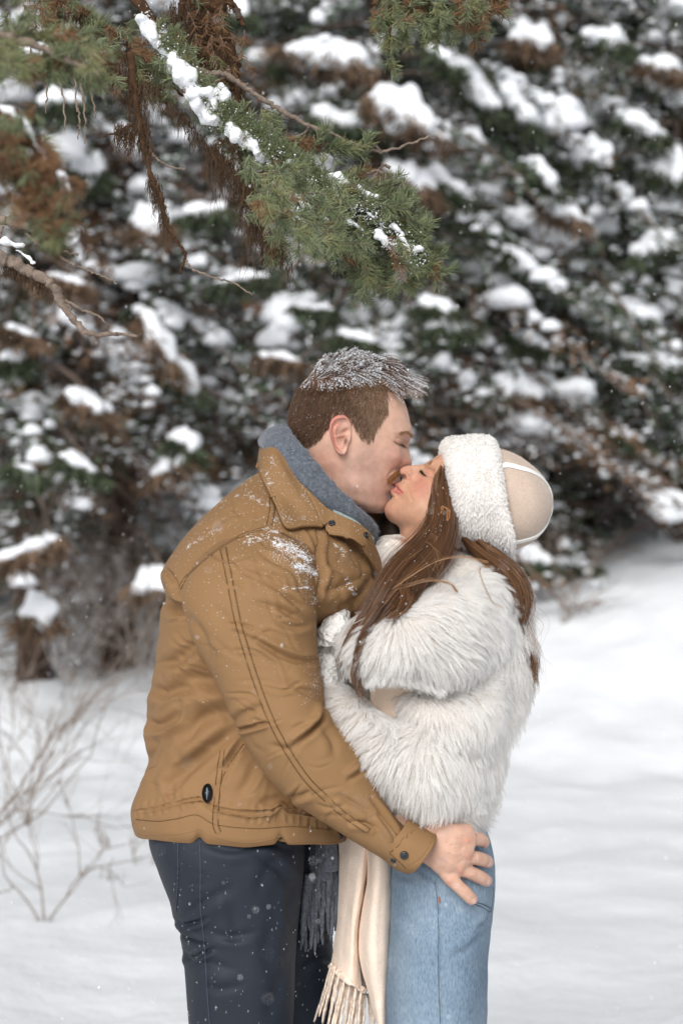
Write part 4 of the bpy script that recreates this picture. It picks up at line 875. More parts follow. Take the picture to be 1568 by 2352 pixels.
# round black badge with a small pale emblem
l, n = CS.hit(*j2([(455, 1970)])[0]); n = n * .3 + np.array([0, -.7, 0]); n /= np.linalg.norm(n); l = l + n * .004
a = np.array([1, 0, 0.]); a -= n * a.dot(n); a /= np.linalg.norm(a); b = np.cross(a, n); b = b if b[2] > 0 else -b
t = np.linspace(0, 2 * math.pi, 40, endpoint=False)
ring = lambda k, h: np.array([l + n * h + a * .0078 * k * math.cos(q) + b * .0138 * k * math.sin(q) for q in t])
V = np.vstack([ring(1, -.007), ring(1, .0014), ring(.92, .002), [l + n * .002]]); F = grid_faces(3, 40).tolist() + [(120, 80 + (i + 1) % 40, 80 + i) for i in range(40)]
bd = obj('badge', V, [tuple(q) for q in F], M['badge'], jk)
g = Geo()
def bar(x0, y0, x1, y1, w):
    p0 = l + n * .0024 + a * x0 + b * y0; p1 = l + n * .0024 + a * x1 + b * y1; v, f = tube([p0, (p0 + p1) / 2, p1], w, 5, .4, up=n); g.add(v, f)
bar(0, .0085, -.0003, -.009, .00075); bar(-.0028, .001, .003, .0026, .0006); bar(-.0022, -.0008, .0018, -.0004, .0005); bar(.0006, .006, .0014, .0035, .0004); bar(-.001, .0055, -.0012, .004, .0004); bar(-.001, -.004, .0012, -.0032, .0004)
obj('emblem', *g.arrays(), M['badge_mark'], jk)

# scarf ------------------------------------------------------------
sc = bpy.data.objects.new('scarf', None); link(sc); sc.parent = man
def ring_tube(c, a, B, rad, n=160, nv=40, y0=0.0, rmul=None, sag=0):
    ph = np.linspace(0, 2 * math.pi, n, endpoint=False)
    pts = np.array([[c[0] + a[0] * math.cos(q) + sag * math.sin(q) ** 2 * .7, c[1] + a[1] * math.cos(q) + sag * math.sin(q) ** 2, y0 - B * math.sin(q)] for q in ph]); W = PV(pts)
    r_ = np.full(n, rad) if rmul is None else rad * rmul(ph)
    t = np.roll(W, -1, 0) - np.roll(W, 1, 0); t /= np.linalg.norm(t, axis=1, keepdims=True)
    cen = PV(np.array([[c[0], c[1], y0]])); o = W - cen; o -= t * (o * t).sum(1, keepdims=True); o /= np.linalg.norm(o, axis=1, keepdims=True); b_ = np.cross(t, o)
    an = np.linspace(0, 2 * math.pi, nv, endpoint=False)
    V = W[:, None] + r_[:, None, None] * (np.cos(an)[None, :, None] * o[:, None] * .62 + np.sin(an)[None, :, None] * b_[:, None] * 1.05)
    V = V.reshape(-1, 3); i = np.arange(n)[:, None]; j = np.arange(nv)[None]; F = np.stack([i * nv + j, i * nv + (j + 1) % nv, ((i + 1) % n) * nv + (j + 1) % nv, ((i + 1) % n) * nv + j], -1).reshape(-1, 4).tolist()
    return V, outward(V, F)
v1, f1 = ring_tube((735, 1118), (102, 114), .094, .0225, sag=-3, rmul=lambda p: 1 + .10 * np.sin(p * 2 + 1))
v2, f2 = ring_tube((722, 1112), (108, 108), .100, .017, sag=6)
v1 = v1 + vnormals(v1, f1) * (fbm(v1, 25, 3, 1) * .004 + fbm(v1, 90, 2, 5) * .0010)[:, None]; v2 = v2 + vnormals(v2, f2) * (fbm(v2, 25, 3, 2) * .004)[:, None]
obj('neck_wrap', v1, f1, M['greywool'], sc); obj('neck_wrap', v2, f2, M['greywool'], sc)
pw, nw_ = sample(np.vstack([v1]), f1, 9000, rng); dr = nw_ * .6 + rng.normal(0, .7, pw.shape); dr /= np.linalg.norm(dr, axis=1, keepdims=True)
tt = np.linspace(0, 1, 4)[None, :, None]; St = pw[:, None] + dr[:, None] * tt * rng.uniform(.0015, .0045, (len(pw), 1, 1)); hair('wool_fuzz', St, .00022, .0001, M['wool_hair'], sc)
# hanging tail and fringe
sheet('scarf_tail', [[(688, 1900, .03), (712, 1900, .0), (742, 1905, -.02), (776, 1900, -.01)], [(686, 1960, .03), (708, 1962, -.005), (742, 1965, -.03), (777, 1960, -.01)], [(686, 2020, .025), (708, 2030, -.01), (742, 2025, -.03), (776, 2030, -.012)]], M['greywool'], sc, .006, nz=.006)
sheet('scarf_tail', [[(720, 1900, -.03), (745, 1900, -.045), (772, 1900, -.035)], [(722, 1950, -.03), (748, 1950, -.05), (775, 1955, -.035)], [(724, 1990, -.03), (750, 2003, -.045), (775, 2000, -.035)]], M['greywool'], sc, .006, nz=.005)
def twisted(p, rad, seed, mat_, parent, name='fringe_strand', nv=10, tw=9.0):
    p = np.asarray(p); n = len(p); V, F = tube(p, rad, nv); c = np.repeat(p, nv, 0)
    k = np.tile(np.arange(nv), n) * 2 * math.pi / nv; s = np.repeat(np.arange(n), nv) / n
    W = V[:n * nv]; W[:] = c + (W - c) * (1 + .16 * np.cos(2 * (k + s * tw * 2 * math.pi)))[:, None]
    return obj(name, V, F, mat_, parent)
for k in range(21):
    x0 = 690 + 84 * (k + .5) / 21 + rng.uniform(-2, 2); top = 2015 if x0 < 722 else 1990; ln = rng.uniform(125, 178) + (x0 - 690) * .25
    if k % 4 == 1: ln -= 20
    zz = np.linspace(0, 1, 26); xx = x0 + np.sin(zz * 3 + k) * 3 * zz + rng.uniform(-7, 7) * zz; yd = -.012 - .012 * rng.random() + .006 * np.sin(zz * 5 + k)
    pp = PV(np.column_stack([xx, top - 8 + ln * zz, yd])); pp[:, 0] += np.interp(zz * 12, np.arange(13), rng.normal(0, .0007, 13))
    twisted(pp, np.interp(zz, [0, .3, .9, 1], [.0036, .0032, .0027, .0014]), k, M['greywool'], sc)

# head hair ----------------------------------------------------------
hvV, hvF = man_head_V[:n1], [f for f in man_head_F if max(f) < n1]
fc = np.array([hvV[list(f[:3])].mean(0) for f in hvF]); fq = proj(fc); keep = inside(fq, scalp)
sf = [hvF[i] for i in np.where(keep)[0]]
pr, nr = sample(hvV, sf, 38000, rng); q = proj(pr)
cx = (q[:, 0] - 643.1) / .2344; cy = (q[:, 1] - 784) / .2344
# 0 at the short sides, 1 on the long top
topness = np.clip((480 - cy - (cx - 500) * 0.10) / 200, 0, 1); topness = np.where(cx < 300, topness * np.clip((cx - 60) / 260, 0, 1), topness)
def d3(dx, dy): v = np.stack([dx, np.zeros_like(dx), -dy], -1); return v
side_dir = d3(np.interp(cx, [50, 300, 700, 1000], [-.15, -.45, -.35, -.05]), np.interp(cx, [50, 400, 1000], [1.0, .85, .95]))
top_dir = d3(np.interp(cx, [150, 400, 700, 1100], [.45, .7, .95, 1.0]), np.interp(cx, [150, 400, 560, 760, 1000, 1200], [-.6, -.6, -.45, -.20, .02, .22]) + .3 * np.clip((cy - 300) / 150, 0, 1))
dirn = side_dir * (1 - topness[:, None]) + top_dir * topness[:, None]
dirn -= nr * (dirn * nr).sum(1, keepdims=True) * (.9 - .5 * topness[:, None])
dirn /= np.linalg.norm(dirn, axis=1, keepdims=True) + 1e-9
# clumps
cl = rng.choice(len(pr), 1700, replace=False); from mathutils.kdtree import KDTree
kd = KDTree(len(cl)); [kd.insert(pr[c], i) for i, c in enumerate(cl)]; kd.balance()
ci = np.array([kd.find(p)[1] for p in pr]); jit = rng.normal(0, .22, (len(cl), 3))
length = (.009 + .018 * topness + np.where((cx > 900) & (topness > .4), .022, 0)) * rng.uniform(.7, 1.15, len(pr))
length = np.where(cy > 900, length * .7, length); length *= np.where((cx > 900) & (topness > .4), 1.18, 1)
lift = .22 + .06 * topness + np.where((cx > 980) & (topness > .3), .12, 0)
d0 = dirn + nr * lift[:, None] + jit[ci] * (.35 + .45 * topness)[:, None] + rng.normal(0, .10, pr.shape); d0 /= np.linalg.norm(d0, axis=1, keepdims=True)
K = 7; tt = np.linspace(0, 1, K)
St = pr[:, None] + d0[:, None] * (tt[None, :, None] * length[:, None, None])
droop = (topness * np.where(cx > 900, 1.0, .35) * length)[:, None] * tt[None] ** 2 * .45
St[..., 2] -= droop
quiff = (cx > 1000) & (topness > .3); St[..., 0] += np.where(quiff, length * .35, 0)[:, None] * tt[None] ** 1.5
# far-side/near-side clump convergence
tipc = St[cl, -1]; St[:, 1:] += (St[cl][ci][:, 1:] - St[:, 1:]) * (.55 * (tt[1:] ** 1.5))[None, :, None] * topness[:, None, None]
_ed = np.minimum(seg_dist(q, m1([(1050, 455), (1045, 560), (1060, 680), (1005, 750), (945, 850), (915, 970), (860, 975), (800, 955)]))[0], seg_dist(q, m1([(480, 830), (430, 900), (390, 960), (310, 1010), (210, 1050)]))[0])
thin_ = (topness < .4) & (rng.random(len(pr)) > np.clip(_ed / 17, .06, 1)); length[thin_] = .0
snowy = (topness > .45) & (rng.random(len(pr)) < np.where(cx > 1000, .35, .13))
fair = (~snowy) & (rng.random(len(pr)) < np.clip((cx - 560) / 420, 0, .85) * (topness < .5))
hair('hair', St[~snowy & ~fair], .00026, .0001, M['hair_m'], man, kind=None)
hair('temple_hair', St[fair], .00024, .0001, M['hair_f'], man, kind=None)
hair('frosted_hair', St[snowy] + np.array([0, 0, .001]), .00026, .00014, M['hair_snow'], man, kind=None)
# sprinkled snow crystals in the hair
ico = np.array([(1, 0, 0), (-1, 0, 0), (0, 1, 0), (0, -1, 0), (0, 0, 1), (0, 0, -1)], float); icof = [(0, 2, 4), (2, 1, 4), (1, 3, 4), (3, 0, 4), (2, 0, 5), (1, 2, 5), (3, 1, 5), (0, 3, 5)]
def flakes(name, pts, rad, parent, mat_=None, stretch=None):
    n = len(pts); rad = np.broadcast_to(rad, (n,)); s = rng.uniform(.45, 1.3, (n, 1, 3)); 
    if stretch is not None: s = s * stretch
    a = rng.uniform(0, 6.28, n); ca, sa = np.cos(a), np.sin(a); I = np.tile(ico, (n, 1, 1)) * s * rng.uniform(.8, 1.2, (n, 6, 1))
    if stretch is None:
        X = I[..., 0] * ca[:, None] - I[..., 2] * sa[:, None]; Z = I[..., 0] * sa[:, None] + I[..., 2] * ca[:, None]; I = np.stack([X, I[..., 1], Z], -1)
    V = (np.asarray(pts)[:, None] + I * rad[:, None, None]).reshape(-1, 3)
    F = (np.array(icof)[None] + (np.arange(n) * 6)[:, None, None]).reshape(-1, 3)
    return obj(name, V, F.tolist(), mat_ or M['snowflake'], parent, smooth=False, kind='stuff')
tp = np.where((topness > .38) & (fbm(pr, 45, 2, 8) + topness * .35 + rng.normal(0, .12, len(pr)) > .12))[0]
tp = rng.choice(tp, min(14000, len(tp) * 9 // 10), replace=False); kk_ = rng.integers(4, 7, len(tp))
pp = St[tp, kk_] + rng.normal(0, .0008, (len(tp), 3)); flakes('hair_snow', pp, rng.uniform(.0004, .0009, len(pp)) * np.where(rng.random(len(pp)) < .15, 1.7, 1), man)
st9 = rng.choice(np.where(topness > .42)[0], 1500); kq = rng.uniform(2.2, 6, (1500, 11)); k0 = kq.astype(int).clip(0, 5); fr9 = (kq - k0)[..., None]
p9 = (St[st9[:, None], k0] * (1 - fr9) + St[st9[:, None], k0 + 1] * fr9).reshape(-1, 3) + rng.normal(0, .0004, (16500, 3)) + [0, 0, .0008]; flakes('hair_snow', p9, rng.uniform(.00035, .0010, len(p9)), man)
sp = rng.choice(len(pr), 900); flakes('hair_snow', St[sp, 5], rng.uniform(.0003, .0006, 900), man)
# brow, lashes, moustache, sideburn
def strands(surf, pts, n, L, dirxy, spread, r0, r1, mat_, parent, name, curl=0.0, width=4, lift=.35, kind='stuff', Kp=5):
    A = catmull(pts, 60); out = []
    for i in range(n):
        b = A[rng.integers(0, 60)] + rng.normal(0, width, 2); l, nn = surf.hit(*b)
        if l is None: continue
        dx, dy = dirxy if not callable(dirxy) else dirxy(b); d = np.array([dx, 0, -dy]); d /= np.linalg.norm(d) + 1e-9
        d = d - nn * d.dot(nn) + nn * lift + rng.normal(0, spread, 3); d /= np.linalg.norm(d); ln = L * rng.uniform(.6, 1.2)
        t = np.linspace(0, 1, Kp)[:, None]; out.append(l + d * t * ln + np.array([0, 0, -1]) * curl * ln * t ** 2)
    if out: hair(name, np.array(out), r0, r1, mat_, parent, kind)
strands(man_surf, m1([(1165, 905), (1200, 888), (1240, 885), (1270, 905), (1288, 940)]), 230, .0055, (1, .35), .25, .00016, .00008, M['brow'], man, 'eyebrow', width=1.7)
strands(man_surf, m1([(1170, 1005), (1195, 1018), (1215, 1030)]), 40, .006, (1, .45), .15, .0002, .0001, M['hair_m'], man, 'eyelashes', width=.6)
strands(man_surf, m1([(1072, 1372), (1092, 1335), (1130, 1300), (1178, 1275)]), 950, .0050, (-.9, .75), .20, .00021, .00008, M['tache'], man, 'moustache', width=2.7, lift=.18)

# snow on the jacket -----------------------------------------------
def snow_patch(surf, pts, width, n, rad, parent, name='snow_dusting', lift=.0006, bias=1.0):
    A = catmull(pts, 80); out = []; rr = []
    for i in range(n):
        t = rng.random(); b = A[int(t * 79)] + rng.normal(0, width, 2) * (.45 + np.sin(t * math.pi)) * (1 if rng.random() < .7 else 2.2) + rng.normal(0, 1.0, 2)
        if mnoise.noise(Vector((b[0] * .10, b[1] * .16, 3))) + .35 * mnoise.noise(Vector((b[0] * .4, b[1] * .5, 9))) < .02 - .25 * (width > 4): continue
        l, nn = surf.hit(*b)
        if l is None: continue
        out.append(l + nn * lift * rng.random()); rr.append(rad * rng.uniform(.2, .62))
    return out, rr
SO, SR = [], []
for pts, w, n, r_ in [
    (c5([(330, 1190), (420, 1220), (520, 1250), (600, 1310), (700, 1370)]), 4.5, 1500, .0015), (c5([(540, 1420), (640, 1430), (740, 1500)]), 4.5, 800, .0014), (c5([(60, 1120), (140, 1160), (260, 1140), (390, 1165)]), 2.5, 500, .0013),
    (c5([(0, 1195), (90, 1180), (150, 1140)]), 2.2, 260, .0013), (c5([(220, 1060), (300, 1070), (390, 1090)]), 2.2, 260, .0012), (c5([(60, 700), (130, 740), (220, 800), (290, 830)]), 3.0, 280, .0011), (c5([(0, 600), (70, 565), (150, 480)]), 3, 240, .0011),
    (c5([(245, 490), (290, 590), (330, 650)]), 2.6, 300, .0011), (c5([(270, 320), (320, 390), (355, 430)]), 1.8, 150, .0011), (c5([(930, 1220), (990, 1270), (1030, 1310)]), 2.6, 260, .0012), (c5([(1035, 1550), (1070, 1620), (1110, 1670), (1140, 1700)]), 1.8, 260, .0013),
    (c5([(580, 1630), (670, 1630)]), 1.8, 160, .0012), (c5([(420, 1640), (550, 1635)]), 1.4, 120, .0010), (c5([(510, 1560), (580, 1570)]), 1.6, 110, .0010), (c5([(470, 970), (800, 955)]), 1.6, 130, .0010), (c5([(600, 720), (660, 760), (720, 850)]), 3, 140, .0009),
    (j2([(350, 700), (400, 660), (470, 620), (520, 610)]), 3, 420, .0011), (j2([(440, 500), (470, 470), (540, 470)]), 3.5, 300, .0010), (j2([(560, 390), (620, 350), (700, 300)]), 2.4, 260, .0010), (j2([(600, 430), (660, 420), (740, 470)]), 3, 240, .0009),
    (j2([(1180, 860), (1220, 940)]), 2, 100, .0011), (j2([(1000, 1420), (1040, 1330), (1030, 1260)]), 5, 160, .0009), (j2([(960, 1500), (1010, 1440), (1060, 1400)]), 5, 120, .0008), (j2([(1300, 1990), (1400, 1920), (1300, 1700)]), 8, 120, .0008),
    (j2([(790, 560), (820, 540), (900, 560)]), 5, 260, .0010), (c5([(330, 1290), (430, 1330), (540, 1360)]), 7, 400, .0008), (c5([(640, 1560), (700, 1700), (740, 1780)]), 5, 160, .0009), (c5([(1000, 700), (600, 500), (450, 380)]), 0, 0, 0.001)]:
    if n:
        o_, r2 = snow_patch(CS, pts, w, n, r_, jk); SO += o_; SR += r2
for i in range(1500):   # scattered single flakes
    x_ = rng.uniform(380, 880); y_ = 1050 + abs(rng.normal(0, 230)); l, nn = CS.hit(x_, y_)
    if l is not None and nn[1] < -.1: SO.append(l + nn * .0004); SR.append(rng.uniform(.0003, .0007))
flakes('snow_dusting', np.array(SO), np.array(SR), jk)
SW = Surf((v1, f1)); o_ = []
for i in range(650):
    l, nn = SW.hit(rng.uniform(650, 860), rng.uniform(985, 1240))
    if l is not None: o_.append(l + nn * .001)
flakes('snow_dusting', np.array(o_), rng.uniform(.0002, .0005, len(o_)), sc)
# ------------------------------------------------------------------ the woman
woman = thing('person', 'woman in a white fur coat and cream hat, face tilted up to kiss the man', 'person')
WY = -0.010
def w9(pts):
    a = np.array(pts, float); a[:, 0] = 918.75 + a[:, 0] * .0859; a[:, 1] = 1010.6 + a[:, 1] * .0859; return a
def wh(fx, fy, bx, by, W, amt=0, wr=.02, egg=0.0): return (fx, fy, bx, by, W, amt, wr, egg, WY)
wr_ = [wh(1165, 1062, 1200, 1090, .02), wh(1110, 1048, 1215, 1140, .055), wh(1050, 1042, 1210, 1190, .070), wh(1012, 1043, 1205, 1228, .075, 0, .02, .05),
       wh(993, 1054, 1180, 1245, .075, 0, .02, .08), wh(979, 1062.5, 1160, 1255, .073, 8, .03, .10), wh(970, 1066.5, 1142, 1258, .072, 12, .012, .12), wh(955, 1067.5, 1125, 1262, .071, 26, .0095, .13),
       wh(939, 1068.5, 1110, 1265, .070, 42, .0095, .14), wh(925, 1072, 1096, 1267, .069, 54, .011, .14), wh(917, 1080, 1084, 1268, .068, 56, .0125, .14), wh(920.5, 1091, 1074, 1268, .067, 42, .0135, .14),
       wh(923.5, 1100, 1064, 1268, .066, 18, .014, .14), wh(919, 1106, 1056, 1266, .064, 14, .02, .15), wh(907.5, 1112.5, 1046, 1264, .062, 25, .020, .16), wh(908, 1119, 1038, 1262, .061, 17, .018, .17),
       wh(897, 1126, 1030, 1260, .060, 28, .018, .18), wh(897, 1133, 1020, 1258, .058, 18, .019, .19), wh(900, 1142, 1010, 1255, .056, 8, .022, .2), wh(889, 1155, 1000, 1250, .052, 10, .024, .22),
       wh(882, 1171, 990, 1240, .047, 12, .024, .24), wh(885.5, 1185, 985, 1232, .040, 8, .024, .24), wh(896, 1198, 985, 1225, .030, 0, .024, .2), wh(915, 1208, 975, 1222, .014)]
hV, hF = head(wr_)
nV, nF = loft([(930, 1180, 1070, 1110, .045, WY), (917, 1222, 1056, 1190, .050, WY), (917, 1262, 1056, 1250, .052, WY), (905, 1310, 1080, 1300, .065, 0), (880, 1360, 1120, 1350, .10, 0)], 50, 60)
g = Geo(); g.add(hV, hF); g.add(nV, outward(nV, nF))
V, F = remesh(*g.arrays(), 0.0015, 4)
_d = seg_dist(proj(V), np.array([(1012, 1043), (979, 1062.5), (955, 1067.5), (925, 1072), (917, 1080), (923, 1100), (909, 1114), (900, 1130), (900, 1142), (882, 1171), (896, 1198)]))[0]
V = relax(V, F, np.clip((_d - 12) / 12, 0, 1), 120)
z = lambda a, b: tuple(w2([(a, b)])[0])
z9 = lambda a, b: tuple(w9([(a, b)])[0])
V = dabs(V, F, [(*z(985, 690), 9, 10, -40, -5.0), (*z(960, 705), 6, 5, -30, 2.6), (*z(880, 860), 19, 24, 10, 5.2), (*z(735, 705), 7.5, 8.5, -20, 4.2), (*z(668, 745), 3.6, 5.0, -35, -6), (*z(700, 830), 10, 12, 0, -1.2),
                (*z(520, 1130), 16, 14, 0, 1.8), (*z(640, 1010), 16, 12, 0, -1.6), (*z(985, 590), 12, 8, -45, 2.0), (*z(690, 960), 8, 10, 0, 1.0), (*z(720, 1290), 30, 16, 25, -2.5), (*z(760, 1080), 26, 24, 0, 1.5)])
V = lines(V, F, [(w2([(735, 790), (722, 850), (728, 910), (745, 975), (770, 1020)]), 2.2, -2.2), (w2([(700, 700), (745, 770), (700, 790), (665, 780)]), 1.2, -1.6), (w2([(640, 800), (600, 850), (618, 890), (652, 936)]), 1.2, -.5),
                 (w2([(578, 865), (610, 900), (655, 937)]), 1.2, -2.6), (w2([(595, 845), (615, 875), (640, 915)]), 2.2, 1.8), (w2([(545, 905), (580, 915), (625, 930)]), 3.2, 2.6), (w2([(530, 985), (570, 975), (620, 960)]), 2.5, -1.2),
                 (w9([(590, 890), (650, 940), (700, 975), (800, 990), (890, 1040)]), .8, -2.0)] +
          [(w9(q), .7, -1.2) for q in ([(690, 880), (780, 860), (860, 870)], [(690, 910), (790, 905), (880, 930)], [(700, 940), (800, 945), (890, 985)], [(690, 840), (760, 800), (830, 790)],
            [(700, 985), (790, 1020), (860, 1100)], [(680, 990), (760, 1070), (820, 1180)], [(640, 990), (700, 1070), (740, 1180)], [(610, 980), (660, 1050), (680, 1130)], [(560, 680), (610, 740), (650, 790)], [(600, 660), (650, 720), (680, 780)])])
WSK = (0.50, 0.275, 0.18); WP = (0.50, 0.20, 0.15)
C = tint(V, WSK, [(*z(880, 860), 26, 30, 0, WP, .55), (*z(640, 660), 14, 10, 0, WP, .45), (*z(720, 740), 10, 10, 0, WP, .35), (*z(500, 1130), 16, 16, 0, WP, .25), (w2([(588, 835), (610, 878), (648, 928)]), 3.2, (.42, .11, .10), .95),
                  (w2([(545, 905), (580, 915), (625, 932)]), 5.2, (.50, .15, .14), .95), (w2([(578, 865), (610, 900), (655, 937)]), .8, (.16, .03, .03), .8), (*z(668, 748), 4.2, 6.4, -35, (.09, .02, .015), .9),  # near-black nostril tint paints in the shade of the opening
                  (w9([(590, 890), (650, 945), (700, 975)]), 1.1, (.02, .012, .01), .95), (w9([(700, 975), (800, 990), (890, 1040)]), .8, (.12, .06, .04), .7), (*z(985, 580), 5, 2.0, -60, (.30, .18, .11), .5), (*z9(780, 870), 9, 7, 10, (.50, .21, .14), .5)])
wn = len(V); woman_surf = Surf((V, F)); body = Geo(); body.add(V, F); bcol = [C]
for L in ([(900, 1330, 1100, 1330, .10), (890, 1400, 1130, 1400, .14), (900, 1550, 1100, 1550, .12), (910, 1750, 1080, 1750, .11), (915, 1900, 1090, 1900, .13)],
          [(920, 1880, 1080, 1880, .07, -.07), (925, 2350, 1060, 2350, .06, -.07), (930, 2800, 1020, 2800, .045, -.07), (940, 3180, 1000, 3180, .035, -.07)],
          [(920, 1880, 1080, 1880, .07, .07), (915, 2350, 1050, 2350, .06, .07), (915, 2800, 1010, 2800, .045, .07), (920, 3180, 990, 3180, .035, .07)],
          [(1060, 1360, 1100, 1460, .04, -.14), (900, 1420, 920, 1500, .035, -.17), (790, 1440, 800, 1500, .03, -.15)]):
    v, f = loft(L, 40, 28); f = outward(v, f); body.add(v, f); bcol.append(np.tile(WSK, (len(v), 1)))
V, F = body.arrays(); obj('body', V, F, M['skin'], woman, col=np.vstack(bcol))
M['lash'] = hair_mat('dark_lashes', (.012, .008, .006), (.03, .02, .015), .4, .4)
strands(woman_surf, w9([(600, 890), (640, 930), (680, 965)]), 110, .0075, (-.75, -.75), .18, .00042, .00015, M['lash'], woman, 'eyelashes', width=.35, lift=.7)
strands(woman_surf, w9([(770, 680), (800, 630), (825, 600)]), 60, .0045, (.35, -1), .18, .00013, .00008, M['brow'], woman, 'eyebrow', width=.9)

# jeans
M['denim'] = mat('light_denim', (0.20, 0.315, 0.455), 0.85, 0.15, bump=[('noise', 1600, 0.3, 0.0004), ('noise', 30, 0.25, 0.003)], var=0.0)
def denim_nodes(m):
    n = m.node_tree; b = n.nodes['Principled BSDF']; tc = n.nodes.new('ShaderNodeTexCoord'); mp = n.nodes.new('ShaderNodeMapping'); mp.inputs['Scale'].default_value = (420, 420, 130)
    n.links.new(tc.outputs['Object'], mp.inputs[0]); n1_ = n.nodes.new('ShaderNodeTexNoise'); n1_.inputs['Scale'].default_value = 1; n1_.inputs['Detail'].default_value = 3; n.links.new(mp.outputs[0], n1_.inputs['Vector'])
    n2 = n.nodes.new('ShaderNodeTexNoise'); n2.inputs['Scale'].default_value = 9; n2.inputs['Detail'].default_value = 4; n.links.new(tc.outputs['Object'], n2.inputs['Vector'])
    r1 = n.nodes.new('ShaderNodeValToRGB'); r1.color_ramp.elements[0].position = .3; r1.color_ramp.elements[0].color = (.085, .14, .21, 1); r1.color_ramp.elements[1].position = .7; r1.color_ramp.elements[1].color = (.29, .365, .44, 1)
    ad = n.nodes.new('ShaderNodeMath'); ad.operation = 'ADD'; sb = n.nodes.new('ShaderNodeMath'); sb.operation = 'MULTIPLY_ADD'; sb.inputs[1].default_value = .5; sb.inputs[2].default_value = .25
    n.links.new(n1_.outputs['Fac'], sb.inputs[0]); m2 = n.nodes.new('ShaderNodeMath'); m2.operation = 'MULTIPLY_ADD'; m2.inputs[1].default_value = .45; m2.inputs[2].default_value = -.22
    n.links.new(n2.outputs['Fac'], m2.inputs[0]); n.links.new(sb.outputs[0], ad.inputs[0]); n.links.new(m2.outputs[0], ad.inputs[1]); n.links.new(ad.outputs[0], r1.inputs[0]); n.links.new(r1.outputs[0], b.inputs['Base Color'])
denim_nodes(M['denim'])
jst = [(905, 1860, 1092, 1850, .125, -.01), (898, 1900, 1114, 1900, .140, -.03), (895, 1950, 1130, 1945, .146, -.045), (893, 2000, 1137, 1995, .142, -.053), (892, 2060, 1134, 2050, .138, -.058), (890, 2120, 1125, 2110, .145, -.065), (889, 2180, 1119, 2175, .135, -.07),
       (886, 2260, 1117, 2260, .125, -.075), (884, 2360, 1115, 2360, .118, -.075), (890, 2600, 1095, 2600, .10, -.075), (900, 2900, 1070, 2900, .095, -.075), (895, 3230, 1080, 3230, .095, -.075)]
v, f = loft(jst, 280, 150, .88, .92); f = outward(v, f)
v = folds(v, f, [(k8([(560, 650), (640, 740), (740, 800)]), 6, .003, 1), (k8([(345, 700), (420, 760), (520, 790)]), 7, .003, 1), (k8([(1280, 1060), (1240, 1180), (1150, 1260)]), 6, .005, 1), (k8([(735, 800), (760, 930), (775, 1100), (770, 1300)]), 1.3, .0018, 1),
                 (k8([(980, 760), (1010, 850), (1060, 940)]), 1.3, .0018, 1), (q4([(1050, 420), (1120, 480), (1200, 500)]), 9, .002, 1), (q4([(1210, 400), (1210, 600), (1215, 850)]), 1.3, .0018, 1), (q4([(1400, 480), (1330, 560), (1260, 600)]), 9, .003, 1)])
v += vnormals(v, f) * (fbm(v, 12, 3, 2.2) * .0022)[:, None]
jn = obj('jeans', v, f, M['denim'], woman); JN = Surf((v, f))
v, f = loft([(900, 1860, 1085, 1860, .11, .05), (890, 2000, 1112, 2000, .10, .08), (880, 2200, 1098, 2200, .10, .09), (876, 2360, 1090, 2360, .10, .09), (880, 3230, 1060, 3230, .09, .09)], 80, 60); obj('jeans_leg', v, outward(v, f), M['denim'], woman)
boot(985, 3338, -.075, M['boot'], woman, -1); boot(975, 3338, .09, M['boot'], woman, -1)
M['denim_edge'] = mat('worn_denim_edge', (0.32, 0.42, 0.50), 0.9, 0.1, bump=[('noise', 900, .6, .0008)], var=.2, var_scale=200); M['denim_th'] = mat('denim_thread', (0.11, 0.12, 0.15), .8, .1)
def jwelt(pts, w, name, th=True):
    p_, nn = JN.path(pts, 120, .0002)
    if len(p_) < 8: return
    v, f = tube(p_, w * .8, 8, .5, up=nn); obj(name, v, f, M['denim'], woman)
    if th:
        t = np.gradient(p_, axis=0); t /= np.linalg.norm(t, axis=1, keepdims=True) + 1e-9; b = np.cross(t, nn); v, f = tube(p_ + b * w * 1.2 + nn * .0006, .0005, 5); obj('stitching', v, f, M['denim_th'], woman)
jwelt(np.vstack([k8([(742, 800), (758, 900), (768, 1000)]), q4([(1212, 500), (1211, 620), (1214, 740), (1219, 860)])]), .0017, 'side_seam')
jwelt(k8([(975, 755), (1000, 820), (1050, 900), (1130, 985), (1200, 1010), (1275, 1045)]), .0016, 'pocket_edge'); jwelt(k8([(1035, 880), (1120, 1000), (1190, 1035), (1262, 1082), (1278, 1060), (1288, 960), (1292, 860)]), .0018, 'pocket_edge')
p_, nn = JN.path(k8([(770, 950), (780, 1005)]), 12, .0015); v, f = tube(p_, .0014, 6, .6); obj('rivet_bar', v, f, mat('copper_thread', (.35, .13, .07), .6, .3), woman)

